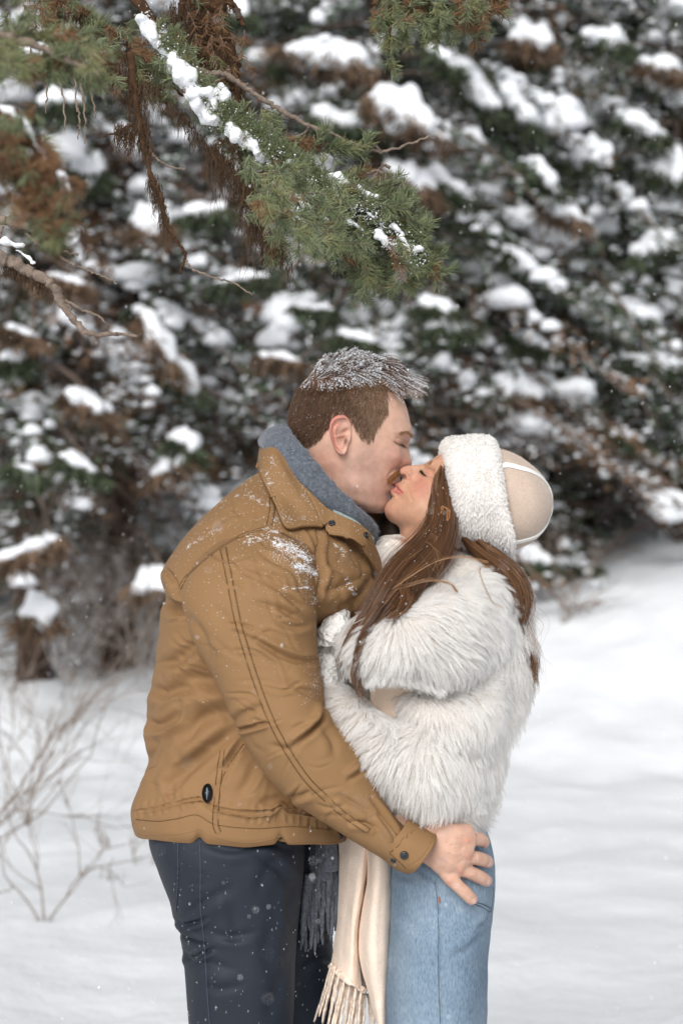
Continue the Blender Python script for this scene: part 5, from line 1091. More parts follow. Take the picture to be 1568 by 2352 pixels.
# cream scarf hanging down in front of her
csf = bpy.data.objects.new('scarf', None); link(csf); csf.parent = woman
T = lambda L, d: [(*q4([(a, b)])[0], y + d) for a, b, y in L]
sheet('scarf_panel', [T([(828, 120, .0), (880, 120, -.03), (930, 120, -.05), (962, 120, -.04)], -.03), T([(830, 300, .0), (870, 300, -.035), (915, 300, -.055), (934, 330, -.03)], -.03), T([(822, 470, .0), (850, 480, -.03), (885, 490, -.055), (908, 500, -.03)], -.03),
    T([(800, 618, .0), (830, 645, -.03), (875, 680, -.05), (918, 700, -.03)], -.03), T([(797, 628, .0), (828, 655, -.03), (873, 690, -.05), (934, 725, -.03)], -.03)], M['cream'], csf, .004, 90, 60, nz=.002,
    ln=[(q4([(880, 200), (860, 400), (845, 600)]), 6, -1.0), (q4([(905, 250), (885, 450), (880, 640)]), 5, 1.2)])
sheet('scarf_panel', [T([(925, 120, -.03), (965, 120, -.07), (1010, 120, -.06), (1046, 120, -.03)], -.05), T([(935, 300, -.02), (965, 290, -.065), (1010, 300, -.06), (1050, 300, -.02)], -.05), T([(905, 500, -.02), (945, 490, -.065), (1000, 500, -.06), (1046, 500, -.02)], -.05),
    T([(912, 620, -.02), (955, 640, -.06), (1000, 640, -.055), (1034, 640, -.02)], -.05), T([(940, 735, -.02), (965, 740, -.05), (1000, 745, -.05), (1022, 745, -.02)], -.05), T([(978, 870, -.02), (985, 890, -.04), (1000, 900, -.04), (1012, 890, -.02)], -.05)], M['cream'], csf, .004, 110, 60, nz=.002,
    ln=[(q4([(960, 200), (925, 420), (915, 560)]), 5, 1.5), (q4([(1000, 260), (985, 500), (980, 760)]), 7, -1)])
sheet('scarf_panel', [T([(880, 150, .02), (920, 150, .01), (990, 150, .0), (1040, 150, .01)], -.01), T([(880, 400, .02), (920, 400, .01), (960, 400, .0), (1000, 400, .01)], -.01), T([(885, 650, .02), (905, 690, .01), (925, 710, .0), (938, 728, .01)], -.01)], M['cream'], csf, .004, 50, 50)
for k in range(20):
    u = (k + .5) / 20; bx = np.interp(u, [0, .5, 1], [800, 862, 934]); by = np.interp(u, [0, .5, 1], [622, 684, 722]); ex = np.interp(u, [0, .35, .7, 1], [738, 800, 862, 925]) + rng.uniform(-8, 8); ey = by + rng.uniform(195, 225) - u * 10
    zz = np.linspace(0, 1, 30); x_ = bx + (ex - bx) * zz + np.sin(zz * 4 + k) * 4 * zz; y_ = by - 6 + (ey - by) * zz; q = q4(np.column_stack([x_, y_]))
    pp = PV(np.column_stack([q, -.045 - .02 * math.sin(u * 3) + .008 * np.sin(k * 2.1 + zz * 2)])); o = twisted(pp, np.interp(zz, [0, .9, 1], [.0022, .0020, .0010]), k, M['creamtw'], csf, tw=13)
    if k % 5 == 2: # two frayed ends per knot
        pass
for k in range(3):
    zz = np.linspace(0, 1, 20); q = q4(np.column_stack([940 + k * 12 + zz * (10 - 12 * k) + np.sin(zz * 3) * 3, 735 + 20 * k + 130 * zz])); twisted(PV(np.column_stack([q, np.full(20, -.03)])), .0025, k, M['creamtw'], csf, tw=9)

# white knit sleeve and mitten between them
M['knit'] = mat('white_knit', (0.80, 0.78, 0.75), 0.95, 0.1, bump=[('voronoi', 160, .9, .004), ('noise', 300, .5, .002)], var=.05, var_scale=90, sheen=.3)
v, f = loft([(782, 1392, 800, 1398, .02, -.15), (752, 1412, 806, 1428, .042, -.15), (728, 1446, 800, 1452, .05, -.15), (720, 1482, 788, 1478, .045, -.15)], 70, 70); f = outward(v, f); v += vnormals(v, f) * (fbm(v, 60, 3) * .004)[:, None]
obj('mitten', v, f, M['knit'], woman)
v, f = loft([(715, 1465, 790, 1465, .04, -.12), (716, 1530, 790, 1520, .055, -.13), (722, 1600, 800, 1590, .06, -.13), (750, 1660, 840, 1650, .05, -.12)], 70, 70); f = outward(v, f); v += vnormals(v, f) * (fbm(v, 50, 3, 4) * .005)[:, None]
obj('knit_cuff', v, f, M['knit'], woman)
kv, kf = v, f

# fur coat ---------------------------------------------------------
coat = bpy.data.objects.new('coat', None); link(coat); coat.parent = woman
M['pelt'] = mat('coat_pelt', (0.88, 0.83, 0.77), 0.95, 0.1, bump=[('noise', 80, .8, .006)], var=.06, var_scale=40)
M['fur'] = hair_mat('white_fur', (0.93, 0.885, 0.84), (0.97, 0.955, 0.935), 0.7, 0.12, trans=.62, tipc=(0.98, 0.975, 0.965))
tor = [(915, 1262, 1120, 1280, .06, 0), (895, 1300, 1165, 1310, .12, -.01), (868, 1350, 1190, 1350, .165, -.01), (848, 1400, 1200, 1410, .185, -.01), (835, 1460, 1212, 1470, .19, -.01), (822, 1530, 1208, 1550, .19, -.01), (790, 1600, 1188, 1620, .19, -.01),
       (775, 1650, 1165, 1690, .188, -.015), (815, 1720, 1142, 1750, .186, -.02), (855, 1790, 1122, 1800, .184, -.02), (890, 1840, 1102, 1838, .182, -.025), (918, 1866, 1088, 1858, .172, -.03), (930, 1872, 1080, 1862, .14, -.03)]
slv_ = [(1150, 1330, 1160, 1450, .03, -.11), (1105, 1322, 1120, 1510, .065, -.155), (1050, 1335, 1065, 1545, .085, -.185), (985, 1355, 990, 1548, .092, -.20), (925, 1385, 930, 1540, .09, -.205), (870, 1412, 875, 1535, .08, -.205), (828, 1440, 836, 1530, .062, -.20), (808, 1460, 815, 1515, .035, -.20)]
low = [(748, 1608, 770, 1655, .035, -.175), (785, 1600, 815, 1720, .06, -.185), (840, 1620, 870, 1790, .07, -.19), (905, 1655, 930, 1835, .075, -.19), (975, 1640, 985, 1860, .075, -.185), (1040, 1600, 1045, 1850, .07, -.165), (1100, 1580, 1095, 1800, .05, -.12)]
back = [(1150, 1400, 1160, 1640, .03, -.09), (1100, 1540, 1115, 1700, .07, -.14), (1030, 1580, 1040, 1720, .075, -.165), (960, 1590, 975, 1690, .06, -.175), (925, 1600, 935, 1650, .03, -.175)]
parts = []
for nm, st_, nz in (('fur_body', tor, .008), ('fur_sleeve', slv_, .007), ('fur_hem_roll', low, .008), ('fur_side_roll', back, .008)):
    v, f = loft(st_, 110, 100, .92, .92); f = outward(v, f); v += vnormals(v, f) * (fbm(v, 14, 3, len(parts) * 3.1) * nz)[:, None]
    obj(nm, v, f, M['pelt'], coat); parts.append((v, f))
# open front: the warm lining seen between sleeve and hem
v, f = patch([[(845, 1530, -.19), (900, 1530, -.20), (960, 1530, -.195)], [(850, 1600, -.19), (900, 1600, -.20), (950, 1600, -.195)], [(860, 1690, -.19), (900, 1690, -.20), (940, 1690, -.195)]], 30, 30)
if vnormals(v, f)[:, 1].mean() > 0: f = [tuple(reversed(q)) for q in f]
v, f = thick(v, f, .006); M['lining'] = mat('peach_lining', (.74, .58, .46), .9, .1, bump=[('noise', 900, .5, .001)]); obj('lining', v, f, M['lining'], coat)
KSURF = [BVHTree.FromPolygons(a.tolist(), b) for a, b in parts]
def make_fur(idx, n, nclump, Lr, flow, seed):
    rg = np.random.default_rng(seed); v, f = parts[idx]
    p_, nn = sample(v, f, int(n * 1.6), rg); ok = nn[:, 1] < .55; 
    q = proj(p_); gap = inside(q, [(872, 1560), (940, 1560), (925, 1610), (897, 1655), (880, 1610)]) & (nn[:, 1] < 0) if idx in (0,) else np.zeros(len(q), bool)
    ok &= ~gap; p_, nn = p_[ok][:n], nn[ok][:n]; q = proj(p_)
    # drop roots buried in another roll of the coat
    keep = np.ones(len(p_), bool)
    for i in range(len(p_)):
        for j, b in enumerate(KSURF):
            if j == idx: continue
            l, nr_, ix, d = b.find_nearest(Vector(p_[i]))
            if l is not None and (Vector(p_[i]) - l).dot(nr_) < -.012: keep[i] = False; break
    p_, nn, q = p_[keep], nn[keep], q[keep]
    fx, fy = flow(q[:, 0], q[:, 1]); fl = np.stack([fx, np.zeros_like(fx), -fy], -1); fl += np.stack([fbm(p_, 10, 2, seed), fbm(p_, 10, 2, seed + 5), fbm(p_, 10, 2, seed + 9)], -1) * 1.1
    fl -= nn * (fl * nn).sum(1, keepdims=True) * .9; fl /= np.linalg.norm(fl, axis=1, keepdims=True) + 1e-9
    ci = rg.choice(len(p_), nclump, replace=False); kd = KDTree(nclump); [kd.insert(p_[c], i) for i, c in enumerate(ci)]; kd.balance(); ck = ci[np.array([kd.find(a)[1] for a in p_])]
    cj = rg.normal(0, .30, (len(p_), 3)); L = Lr * rg.uniform(.65, 1.2, len(p_)); K = 7; t = np.linspace(0, 1, K)
    d1 = nn * .75 + fl * .55 + cj[ck] * .35; d1 /= np.linalg.norm(d1, axis=1, keepdims=True); d2 = nn * .15 + fl * 1.0 + cj[ck] * .32 + np.array([0, 0, -.35]); d2 /= np.linalg.norm(d2, axis=1, keepdims=True)
    tt = t[None, :, None]; Lx = L[:, None, None]
    St = p_[:, None] + d1[:, None] * (Lx * tt * (1 - .55 * tt)) + d2[:, None] * (Lx * tt ** 2 * .75)
    St += (St[ck] - St) * (np.array([0, .06, .18, .34, .48, .58, .62])[None, :, None] * rg.uniform(.3, 1.15, (len(p_), 1, 1)))
    St += rg.normal(0, .0006, St.shape) * tt
    return St
def rad(cx, cy, dx, dy, k):
    return lambda x_, y_: (dx + k * (x_ - cx) / 120, dy + k * (y_ - cy) / 120)
FU = [make_fur(0, 78000, 9000, .030, lambda x_, y_: (np.interp(x_, [850, 1000, 1200], [-.5, .0, .55]), np.interp(y_, [1300, 1450, 1850], [.5, .9, 1.1])), 11),
      make_fur(1, 56000, 6000, .030, rad(960, 1400, .10, .65, .40), 12), make_fur(2, 56000, 6000, .032, rad(960, 1690, -.15, .75, .5), 13), make_fur(3, 30000, 3400, .030, rad(1000, 1640, .1, .8, .6), 14)]
for a, nm in zip(FU, ('fur', 'fur', 'fur', 'fur')): hair(nm, a, .00028, .00008, M['fur'], coat)
furg = Geo(); [furg.add(a, b) for a, b in parts]; FS = Surf(*parts)

# hat ----------------------------------------------------------------
hat = bpy.data.objects.new('hat', None); link(hat); hat.parent = woman
M['suede'] = mat('beige_suede', (0.50, 0.395, 0.325), 0.9, 0.15, bump=[('noise', 700, .5, .0012), ('noise', 60, .3, .002)], var=.06, var_scale=260, sheen=.3)
M['trim'] = mat('white_trim', (0.80, 0.79, 0.76), 0.55, 0.3); M['shear'] = mat('shearling_skin', (0.88, 0.85, 0.81), 0.95, 0.1)
M['shearf'] = hair_mat('shearling_curls', (0.94, 0.92, 0.90), (0.97, 0.96, 0.95), 0.8, 0.1, trans=.6, tipc=(.97, .96, .95))
cr = [(1120, 1036, 1160, 1256, .084, 0), (1150, 1031, 1178, 1262, .091, 0), (1187, 1046, 1202, 1253, .092, 0), (1208, 1060, 1224, 1240, .088, 0), (1234, 1082, 1241, 1219, .074, 0), (1250, 1105, 1252, 1199, .055, 0), (1259, 1128, 1260, 1180, .031, 0), (1262.5, 1150, 1262.5, 1160, .006, 0)]
crv, crf = loft(cr, 130, 140, .95, .95); crf = outward(crv, crf); crv += vnormals(crv, crf) * (fbm(crv, 12, 2, 3) * .003)[:, None]; obj('crown', crv, crf, M['suede'], hat)
cu = [(1070, 1060, 1085, 1235, .078, 0), (1030, 1050, 1055, 1238, .085, 0), (1018, 1030, 1046, 1250, .097, 0), (1026, 1012, 1056, 1258, .106, 0), (1062, 1005, 1086, 1264, .110, 0), (1098, 1001, 1120, 1270, .111, 0), (1118, 1005, 1150, 1281, .110, 0), (1128, 1022, 1168, 1288, .103, 0), (1130, 1040, 1166, 1262, .092, 0)]
v, f = loft(cu, 140, 160, .93, .93, cap=False); f = outward(v, f); v += vnormals(v, f) * (fbm(v, 16, 3, 6) * .004)[:, None]; obj('shearling_cuff', v, f, M['shear'], hat)
CU = (v, f); rg = np.random.default_rng(5); p_, nn = sample(v, f, 70000, rg); ok = nn[:, 1] < .6; p_, nn = p_[ok], nn[ok]
ci = rg.choice(len(p_), 11000, replace=False); kd = KDTree(len(ci)); [kd.insert(p_[c], i) for i, c in enumerate(ci)]; kd.balance(); ck = ci[np.array([kd.find(a)[1] for a in p_])]
cj = rg.normal(0, .45, (len(p_), 3)); d = nn + cj[ck] * .8 + np.array([-.15, 0, -.25]); d /= np.linalg.norm(d, axis=1, keepdims=True); t = np.linspace(0, 1, 5)[None, :, None]
St = p_[:, None] + d[:, None] * t * (.0070 * rg.uniform(.6, 1.15, len(p_)))[:, None, None] + np.array([0, 0, -.0022]) * t ** 2; St += (St[ck] - St) * t * .55; hair('shearling', St, .00036, .00016, M['shearf'], hat)
CR = Surf((crv, crf)); fp_, fn_ = sample(crv, crf, 16000, rng); fd_ = fn_ * .6 + rng.normal(0, .6, fp_.shape); fd_ /= np.linalg.norm(fd_, axis=1, keepdims=True)
hair('suede_nap', fp_[:, None] + fd_[:, None] * (np.linspace(0, 1, 3)[None, :, None] * rng.uniform(.0008, .0020, (len(fp_), 1, 1))), .00018, .0001, hair_mat('suede_nap', (.52, .42, .35), (.70, .60, .52), .9, .05), hat)
for _q in ([(760, 300), (900, 350), (1060, 440), (1200, 560), (1320, 700)], [(870, 700), (1000, 690), (1150, 720), (1290, 800), (1400, 920)]):
    pass
def crown_band(w):
    nu, nv = 130, 140; path = []; nrm = []; CN = vnormals(crv, crf)
    def at(i, ang):
        f = (ang % (2 * math.pi)) / (2 * math.pi) * nv; j = int(f); k = f - j; a, b = i * nv + j % nv, i * nv + (j + 1) % nv
        return crv[a] * (1 - k) + crv[b] * k, CN[a] * (1 - k) + CN[b] * k
    top = lambda t: math.acos(np.interp(t, [0, .4, .75, 1], [-.60, -.72, -.86, -.70])); bot = lambda t: math.acos(np.interp(t, [0, .5, .8, 1], [.80, .84, .92, .6]))
    for i in range(8, 128, 3): p_, n_ = at(i, -top(i / 128)); path.append(p_); nrm.append(n_)
    for i in range(127, 8, -3): p_, n_ = at(i, -bot(i / 128)); path.append(p_); nrm.append(n_)
    path = catmull(np.array(path), 260); nrm = catmull(np.array(nrm), 260)
    for _ in range(6): path[1:-1] = (path[:-2] + path[2:]) / 4 + path[1:-1] / 2; nrm[1:-1] = (nrm[:-2] + nrm[2:]) / 4 + nrm[1:-1] / 2
    nrm /= np.linalg.norm(nrm, axis=1, keepdims=True); v, f = tube(path + nrm * .001, w, 10, .30, up=nrm); obj('trim_band', v, f, M['trim'], hat)
crown_band(.0056)

# long wavy hair -----------------------------------------------------
M['hair_w'] = hair_mat('long_brown_hair', (0.030, 0.012, 0.006), (0.21, 0.095, 0.040), 0.33, 0.6)
M['hair_wl'] = hair_mat('light_brown_strands', (0.17, 0.080, 0.030), (0.42, 0.22, 0.095), 0.35, 0.6)
WS = Surf((hV, hF), *parts, CU, (kv, kf), (tV, tF), (sV, sF))
def dep(x_, y_, o_):
    l, n = WS.hit(x_, y_); return (l[1] if l is not None else -.1) - o_
def lock(pts, w0, n, lift=.035, wav=4.0, seed=0, lo=None, hi=None, light=.3, fixed=None, thick_=1.0):
    """a lock: guide in layout units, half width in layout units along its length"""
    rg = np.random.default_rng(seed); A = catmull(pts, 26); K = 26; t = np.linspace(0, 1, K)
    W = np.interp(t, np.linspace(0, 1, len(w0)), w0)
    if fixed is None: Y = np.array([dep(a[0], a[1], lift) for a in A])
    else: Y = np.interp(t, np.linspace(0, 1, len(fixed)), fixed)
    Y = np.convolve(np.pad(Y, 3, mode='edge'), np.ones(7) / 7, 'valid')
    T_ = np.gradient(A, axis=0); T_ /= np.linalg.norm(T_, axis=1, keepdims=True) + 1e-9; Nn_ = np.stack([-T_[:, 1], T_[:, 0]], -1)
    out = []; nl = max(4, n // 26); sub = rg.uniform(-1, 1, nl); sph = rg.uniform(0, 6.28, nl); sw = rg.uniform(.75, 1.25, nl); sph = rg.normal(seed, .9, nl); zo = rg.uniform(-.012, .012, nl); ek = rg.uniform(.62, 1.0, nl)
    for i in range(n):
        k = rg.integers(0, nl); u = sub[k] + rg.normal(0, .20) * (1 + 1.2 * (rg.random() < .3)); e = ek[k] * rg.uniform(.78, 1.0); te = t * e
        ofs = u * np.interp(te, t, W) + np.sin(te * 10 * sw[k] + sph[k]) * wav * np.minimum(te * 1.6, 1) * (.6 + .4 * np.cos(te * 3 + sph[k]))
        a = np.stack([np.interp(te, t, A[:, 0]), np.interp(te, t, A[:, 1])], -1) + np.stack([np.interp(te, t, Nn_[:, 0]), np.interp(te, t, Nn_[:, 1])], -1) * ofs[:, None]
        y = np.interp(te, t, Y) + zo[k] + rg.normal(0, .003) + .010 * u * u + .004 * np.sin(te * 7 + sph[k])
        out.append(PV(np.column_stack([a, y])))
    out = np.array(out) + rg.normal(0, .0004, (n, 1, 3)); m = rg.random(n) < light
    return out[~m], out[m]
LK = [
    ([(1026, 1058), (1018, 1110), (1018, 1160), (1012, 1210), (985, 1265), (935, 1320), (890, 1380), (850, 1440), (815, 1500), (790, 1545)], [5, 12, 18, 24, 32, 34, 27, 19, 12, 5], 1700),
    ([(1008, 1100), (1000, 1150), (998, 1200), (975, 1250), (930, 1300), (895, 1345), (860, 1400), (820, 1450), (790, 1500), (772, 1545)], [5, 12, 16, 22, 26, 24, 20, 15, 10, 4], 1300),
    ([(1028, 1130), (1026, 1180), (1024, 1230), (1005, 1280), (960, 1325), (925, 1380), (905, 1410), (880, 1425)], [8, 12, 16, 20, 20, 14, 8, 3], 700),
    ([(965, 1262), (915, 1335), (868, 1405), (830, 1470), (818, 1530), (822, 1580), (845, 1625)], [8, 12, 10, 8, 6, 4, 3], 300),
    ([(1012, 1070), (1003, 1100), (1000, 1140), (1000, 1200), (1010, 1250)], [2, 5, 8, 10, 8], 500),
    ([(1000, 1230), (960, 1290), (930, 1345), (928, 1385), (905, 1412), (875, 1425)], [10, 16, 12, 7, 5, 2], 350)]
dk, lt = [], []
for i, (a, w, n) in enumerate(LK):
    n = int(n * 1.7)
    o1, o2 = lock(a, w, n, .034 if i != 4 else .012, 12.0 if i != 4 else 2, 20 + i, light=.16, fixed=([-.035, -.065, -.09, -.125, -.19, -.235, -.262, -.27, -.25, -.235] if i == 0 else [-.045, -.072, -.092, -.13, -.19, -.225, -.25, -.25, -.245, -.235] if i == 1 else
              [-.05, -.08, -.12, -.18, -.22, -.262, -.28, -.285] if i == 2 else [-.13, -.235, -.272, -.275, -.27, -.26, -.26] if i == 3 else [-.045, -.065, -.082, -.11, -.15] if i == 4 else [-.16, -.21, -.255, -.28, -.29, -.295])); dk.append(o1); lt.append(o2)
RB = [
    ([(1062, 1236), (1108, 1276), (1150, 1310), (1180, 1350), (1190, 1400), (1180, 1440), (1192, 1480), (1215, 1520), (1222, 1560), (1232, 1600)], [6, 12, 18, 20, 20, 18, 16, 12, 8, 3], 1100, [-.05, -.13, -.14, -.135, -.125, -.12, -.115, -.11, -.1, -.1]),
    ([(1096, 1240), (1146, 1288), (1180, 1330), (1198, 1375), (1190, 1420), (1178, 1455), (1170, 1490), (1190, 1530), (1215, 1545), (1222, 1520)], [6, 12, 16, 18, 16, 14, 12, 8, 6, 3], 800, [-.05, -.125, -.13, -.125, -.115, -.115, -.115, -.11, -.1, -.1]),
    ([(1110, 1245), (1158, 1330), (1170, 1400), (1160, 1450), (1165, 1500), (1200, 1540)], [8, 14, 14, 12, 9, 3], 500, [-.05, -.15, -.15, -.145, -.14, -.13]),
    ([(1130, 1250), (1190, 1322), (1206, 1385), (1196, 1440), (1205, 1480), (1226, 1520), (1228, 1570)], [4, 10, 12, 10, 8, 6, 3], 400, [-.04, -.09, -.08, -.08, -.08, -.08, -.08])]
for i, (a, w, n, y) in enumerate(RB):
    n = int(n * 1.6)
    o1, o2 = lock(a, w, n, 0, 12.0, 40 + i, light=.15, fixed=y); dk.append(o1); lt.append(o2)
# flyaway strands
rg = np.random.default_rng(77); fly = []
for i in range(64):
    x0, y0 = (rg.uniform(1150, 1200), rg.uniform(1300, 1420)) if i < 55 else (rg.uniform(960, 1010), rg.uniform(1240, 1300))
    sx = rg.uniform(-10, 55) if i < 55 else rg.uniform(-60, 40); q = np.array([(x0, y0), (x0 + sx * .6 + rg.normal(0, 10), y0 + 40), (x0 + sx + rg.normal(0, 14), y0 + 90), (x0 + sx * .9 + rg.normal(0, 22), y0 + rg.uniform(120, 190))])
    A = catmull(q, 26); fly.append(PV(np.column_stack([A, np.full(26, -.12 if i < 55 else -.24) + np.sin(np.linspace(0, 3, 26)) * .01])))
arc = [([(1120, 1290), (1060, 1278), (1010, 1285), (960, 1310), (900, 1350)], 8), ([(1050, 1360), (1030, 1340), (985, 1333), (940, 1345), (905, 1355)], 14), ([(1130, 1300), (1100, 1310), (1128, 1380), (1160, 1400)], 6)]
for q, n in arc:
    A = catmull(q, 26)
    for k in range(n): fly.append(PV(np.column_stack([A + rg.normal(0, 1.6, 2) + np.outer(np.linspace(0, 1, 26), rg.normal(0, 3, 2)), np.full(26, -.262 + rg.normal(0, .004))])))
hair('hair', np.vstack(dk), .00024, .00012, M['hair_w'], woman, kind=None); hair('light_hair_strands', np.vstack(lt), .00024, .00012, M['hair_wl'], woman, kind=None); hair('flyaway_hair', np.array(fly), .00020, .0001, M['hair_wl'], woman)
# mass of hair, its shade painted in as near-black, behind the face and neck on the far side, and under the hat
v, f = loft([(1010, 1060, 1100, 1060, .06, .0), (985, 1120, 1110, 1120, .072, .004), (1010, 1180, 1100, 1180, .075, .0), (1020, 1235, 1080, 1235, .06, .01), (1026, 1262, 1075, 1262, .05, .02)], 50, 50); M['hair_core'] = mat('hair_core', (.022, .011, .006), .6, .3); obj('hair_bulk', v, outward(v, f), M['hair_core'], woman)
v, f = loft([(880, 1172, 960, 1180, .03, .06), (868, 1200, 950, 1210, .045, .07), (866, 1228, 950, 1240, .05, .07), (880, 1250, 950, 1262, .04, .07)], 40, 40); obj('hair_bulk', v, outward(v, f), M['hair_core'], woman)
# fur collar glimpsed under her chin
v, f = loft([(868, 1238, 960, 1240, .05, .03), (864, 1262, 960, 1275, .07, .02), (868, 1310, 960, 1320, .09, -.01)], 40, 40); f = outward(v, f); obj('fur_collar', v, f, M['pelt'], coat); parts.append((v, f)); KSURF.append(BVHTree.FromPolygons(v.tolist(), f))
hair('fur', make_fur(4, 6000, 350, .024, lambda x_, y_: (-.2 + 0 * x_, .6 + 0 * y_), 15), .0004, .00012, M['fur'], coat)
# snow specks on her hair
al = np.vstack(dk[:6]); ii = rng.integers(0, len(al), 900); jj = rng.integers(4, 24, 900); flakes('hair_snow', al[ii, jj] + np.array([0, -.004, .0]), rng.uniform(.0004, .0011, 900), woman)
al = np.vstack(dk[6:]); ii = rng.integers(0, len(al), 160); jj = rng.integers(1, 18, 160); flakes('hair_snow', al[ii, jj] + np.array([0, -.006, .0]), rng.uniform(.0004, .0008, 160), woman)
# dry twig caught in her hair
g = Geo()
for q in ([(160, 1085), (185, 1030), (215, 1010), (250, 1035)], [(215, 1010), (240, 1060), (232, 1170)], [(180, 1050), (165, 1010), (200, 1000)], [(235, 1040), (262, 1070), (262, 1120), (240, 1175)], [(250, 1035), (270, 1050), (265, 1075)]):
    A = catmull(h3(q), 16); v, f = tube(PV(np.column_stack([A, np.full(16, -.150)])), .0009, 6); g.add(v, f)
o = obj('hair_twig', *g.arrays(), mat('dry_twig', (.30, .14, .06), .8, .2)); tag(o, 'tiny dry brown twig caught in the woman\'s hair beside the hat', 'twig')
# ------------------------------------------------------------------ spruce boughs hanging above and beside the couple
M['twigbark'] = mat('grey_twig_bark', (0.20, 0.155, 0.125), .9, .15, bump=[('noise', 250, .9, .002)], var=.35, var_scale=90)
M['mossbark'] = mat('dark_mossy_bark', (0.065, 0.036, 0.02), .95, .1, bump=[('noise', 120, 1, .004)], var=.4, var_scale=60)
M['needle_g'] = hair_mat('green_needles', (0.065, 0.095, 0.040), (0.24, 0.27, 0.14), .42, .5)
M['needle_y'] = hair_mat('yellow_green_needles', (0.13, 0.16, 0.06), (0.27, 0.26, 0.13), .5, .35)
M['needle_o'] = hair_mat('rusty_needles', (0.10, 0.052, 0.026), (0.26, 0.14, 0.07), .6, .2)
M['lichen'] = hair_mat('brown_beard_lichen', (0.035, 0.022, 0.014), (0.115, 0.072, 0.044), .9, .1)
M['bough_snow'] = mat('snow_on_bough', (0.83, 0.85, 0.88), .65, .25, bump=[('noise', 160, .5, .003)])
def wig(pts, amp, rg): A = catmull(np.array(pts, float), max(12, len(pts) * 8)); A[1:-1] += rg.normal(0, amp, (len(A) - 2, A.shape[1])) * np.array([1, 1, .0015 / max(amp, 1e-6) * .6]); return A
def branch(pts, r0, r1, mat_, parent, name='twig', seed=0, amp=1.2, nv=7):
    rg = np.random.default_rng(seed); A = wig(pts, amp, rg); W = PV(A); r_ = np.linspace(r0, r1, len(W)) * rg.uniform(.8, 1.25, len(W)); v, f = tube(W, r_, nv); obj(name, v, f, mat_, parent); return W
def needles(path, n, L, rg, fwd=.9, up=.15, spread=1.0):
    t = np.gradient(path, axis=0); t /= np.linalg.norm(t, axis=1, keepdims=True) + 1e-9; u = rg.uniform(0, len(path) - 1.001, n); i = u.astype(int); fr = (u - i)[:, None]; p = path[i] * (1 - fr) + path[i + 1] * fr; T_ = t[i]
    r_ = rg.normal(0, 1, (n, 3)); r_ -= T_ * (r_ * T_).sum(1, keepdims=True); r_ /= np.linalg.norm(r_, axis=1, keepdims=True); d = T_ * fwd * rg.uniform(.5, 1.3, (n, 1)) + r_ * spread + [0, 0, up]; d /= np.linalg.norm(d, axis=1, keepdims=True)
    ln = L * rg.uniform(.6, 1.15, (n, 1)); e = p + d * ln + T_ * ln * .12; return np.stack([p, (p + e) / 2 + T_ * ln * -.03, e], 1)
class Spray:
    def __init__(s): s.g, s.y, s.o = [], [], []; s.tw = Geo()
def sprig(sp, x, y, dep_, ang, L, rg, orange=.1, yellow=.15, dens=1.0, sub=True, nl=.0155, rw=.0011):
    """one needle-bearing twig: layout start, angle (deg, 0 = right, clockwise), length layout units"""
    K = 8; a = R(ang); pts = [(x, y, dep_)]; dz = rg.normal(0, .25)
    for k in range(K): a += rg.normal(0, .07) + (.02 if math.cos(a) > 0 else -.02); pts.append((pts[-1][0] + math.cos(a) * L / K, pts[-1][1] + math.sin(a) * L / K, pts[-1][2] + dz * S0 * L / K))
    W = PV(np.array(pts)); v, f = tube(W, np.linspace(rw, rw * .6, K + 1), 5); sp.tw.add(v, f)
    n = int(L * 1.15 * dens); N = needles(W, n, nl, rg); r_ = rg.random(); (sp.o if r_ < orange else sp.y if r_ < orange + yellow else sp.g).append(N)
    if sub:
        for k in range(max(1, int(L / 26))):
            i = rg.integers(1, K); sprig(sp, *pts[i][:3], math.degrees(a) + rg.choice([-1, 1]) * rg.uniform(28, 55), L * rg.uniform(.35, .6), rg, orange, yellow, dens, False, nl, rw * .8)
def emit(sp, parent, tw='twiglets'):
    if sp.tw.n: obj(tw, *sp.tw.arrays(), M['deadwood'], parent, kind='stuff')
    for L, m in ((sp.g, 'needle_g'), (sp.y, 'needle_y'), (sp.o, 'needle_o')):
        if L: hair('needles', np.vstack(L), .00052, .00028, M[m], parent)
def lichen(parent, areas, seed):
    rg = np.random.default_rng(seed); out = []
    for x0, y0, x1, y1, n, L, d in areas:
        for i in range(n):
            u = rg.random(); p = np.array([x0 + (x1 - x0) * u + rg.normal(0, 6), y0 + (y1 - y0) * u + rg.normal(0, 6)]); l = L * rg.uniform(.3, 1.2); t = np.linspace(0, 1, 7)
            q = np.column_stack([p[0] + np.cumsum(rg.normal(0, l * .05, 7)), p[1] + t * l, np.full(7, d) + np.cumsum(rg.normal(0, .002, 7))]); out.append(PV(q))
    hair('beard_lichen', np.array(out), .00050, .00018, M['lichen'], parent)
def snow_on(parent, spots, seed, d=0.0):
    rg = np.random.default_rng(seed)
    for x, y, a, b, ang in spots:
        k = S0; n = 16; u = np.linspace(-.95, .95, n) + rg.normal(0, .05, n); ca, sa = math.cos(R(ang)), math.sin(R(ang)); c = P(x, y, d); rr = np.sqrt(np.clip(1.1 - u ** 2, .2, 1))
        C_ = c + np.column_stack([u * a * k * ca, rg.normal(0, b * k * .45, n), -u * a * k * sa + rg.normal(0, b * k * .28, n)]); k = k * .98; RR = np.column_stack([np.full(n, max(a * .3, b * .6) * k), np.full(n, b * k * .95), b * k * rr]) * rg.uniform(.45, 1.1, (n, 1))
        V, F = blobs(C_, RR, I3, rg, 1.0, .14, .7); V, F = remesh(V, F.tolist(), .0032, 3); V = V + vnormals(V, F) * (fbm(V, 60, 3, seed) * .0035)[:, None]; obj('snow_clump', V, F, M['bough_snow'], parent)
rg = np.random.default_rng(31)
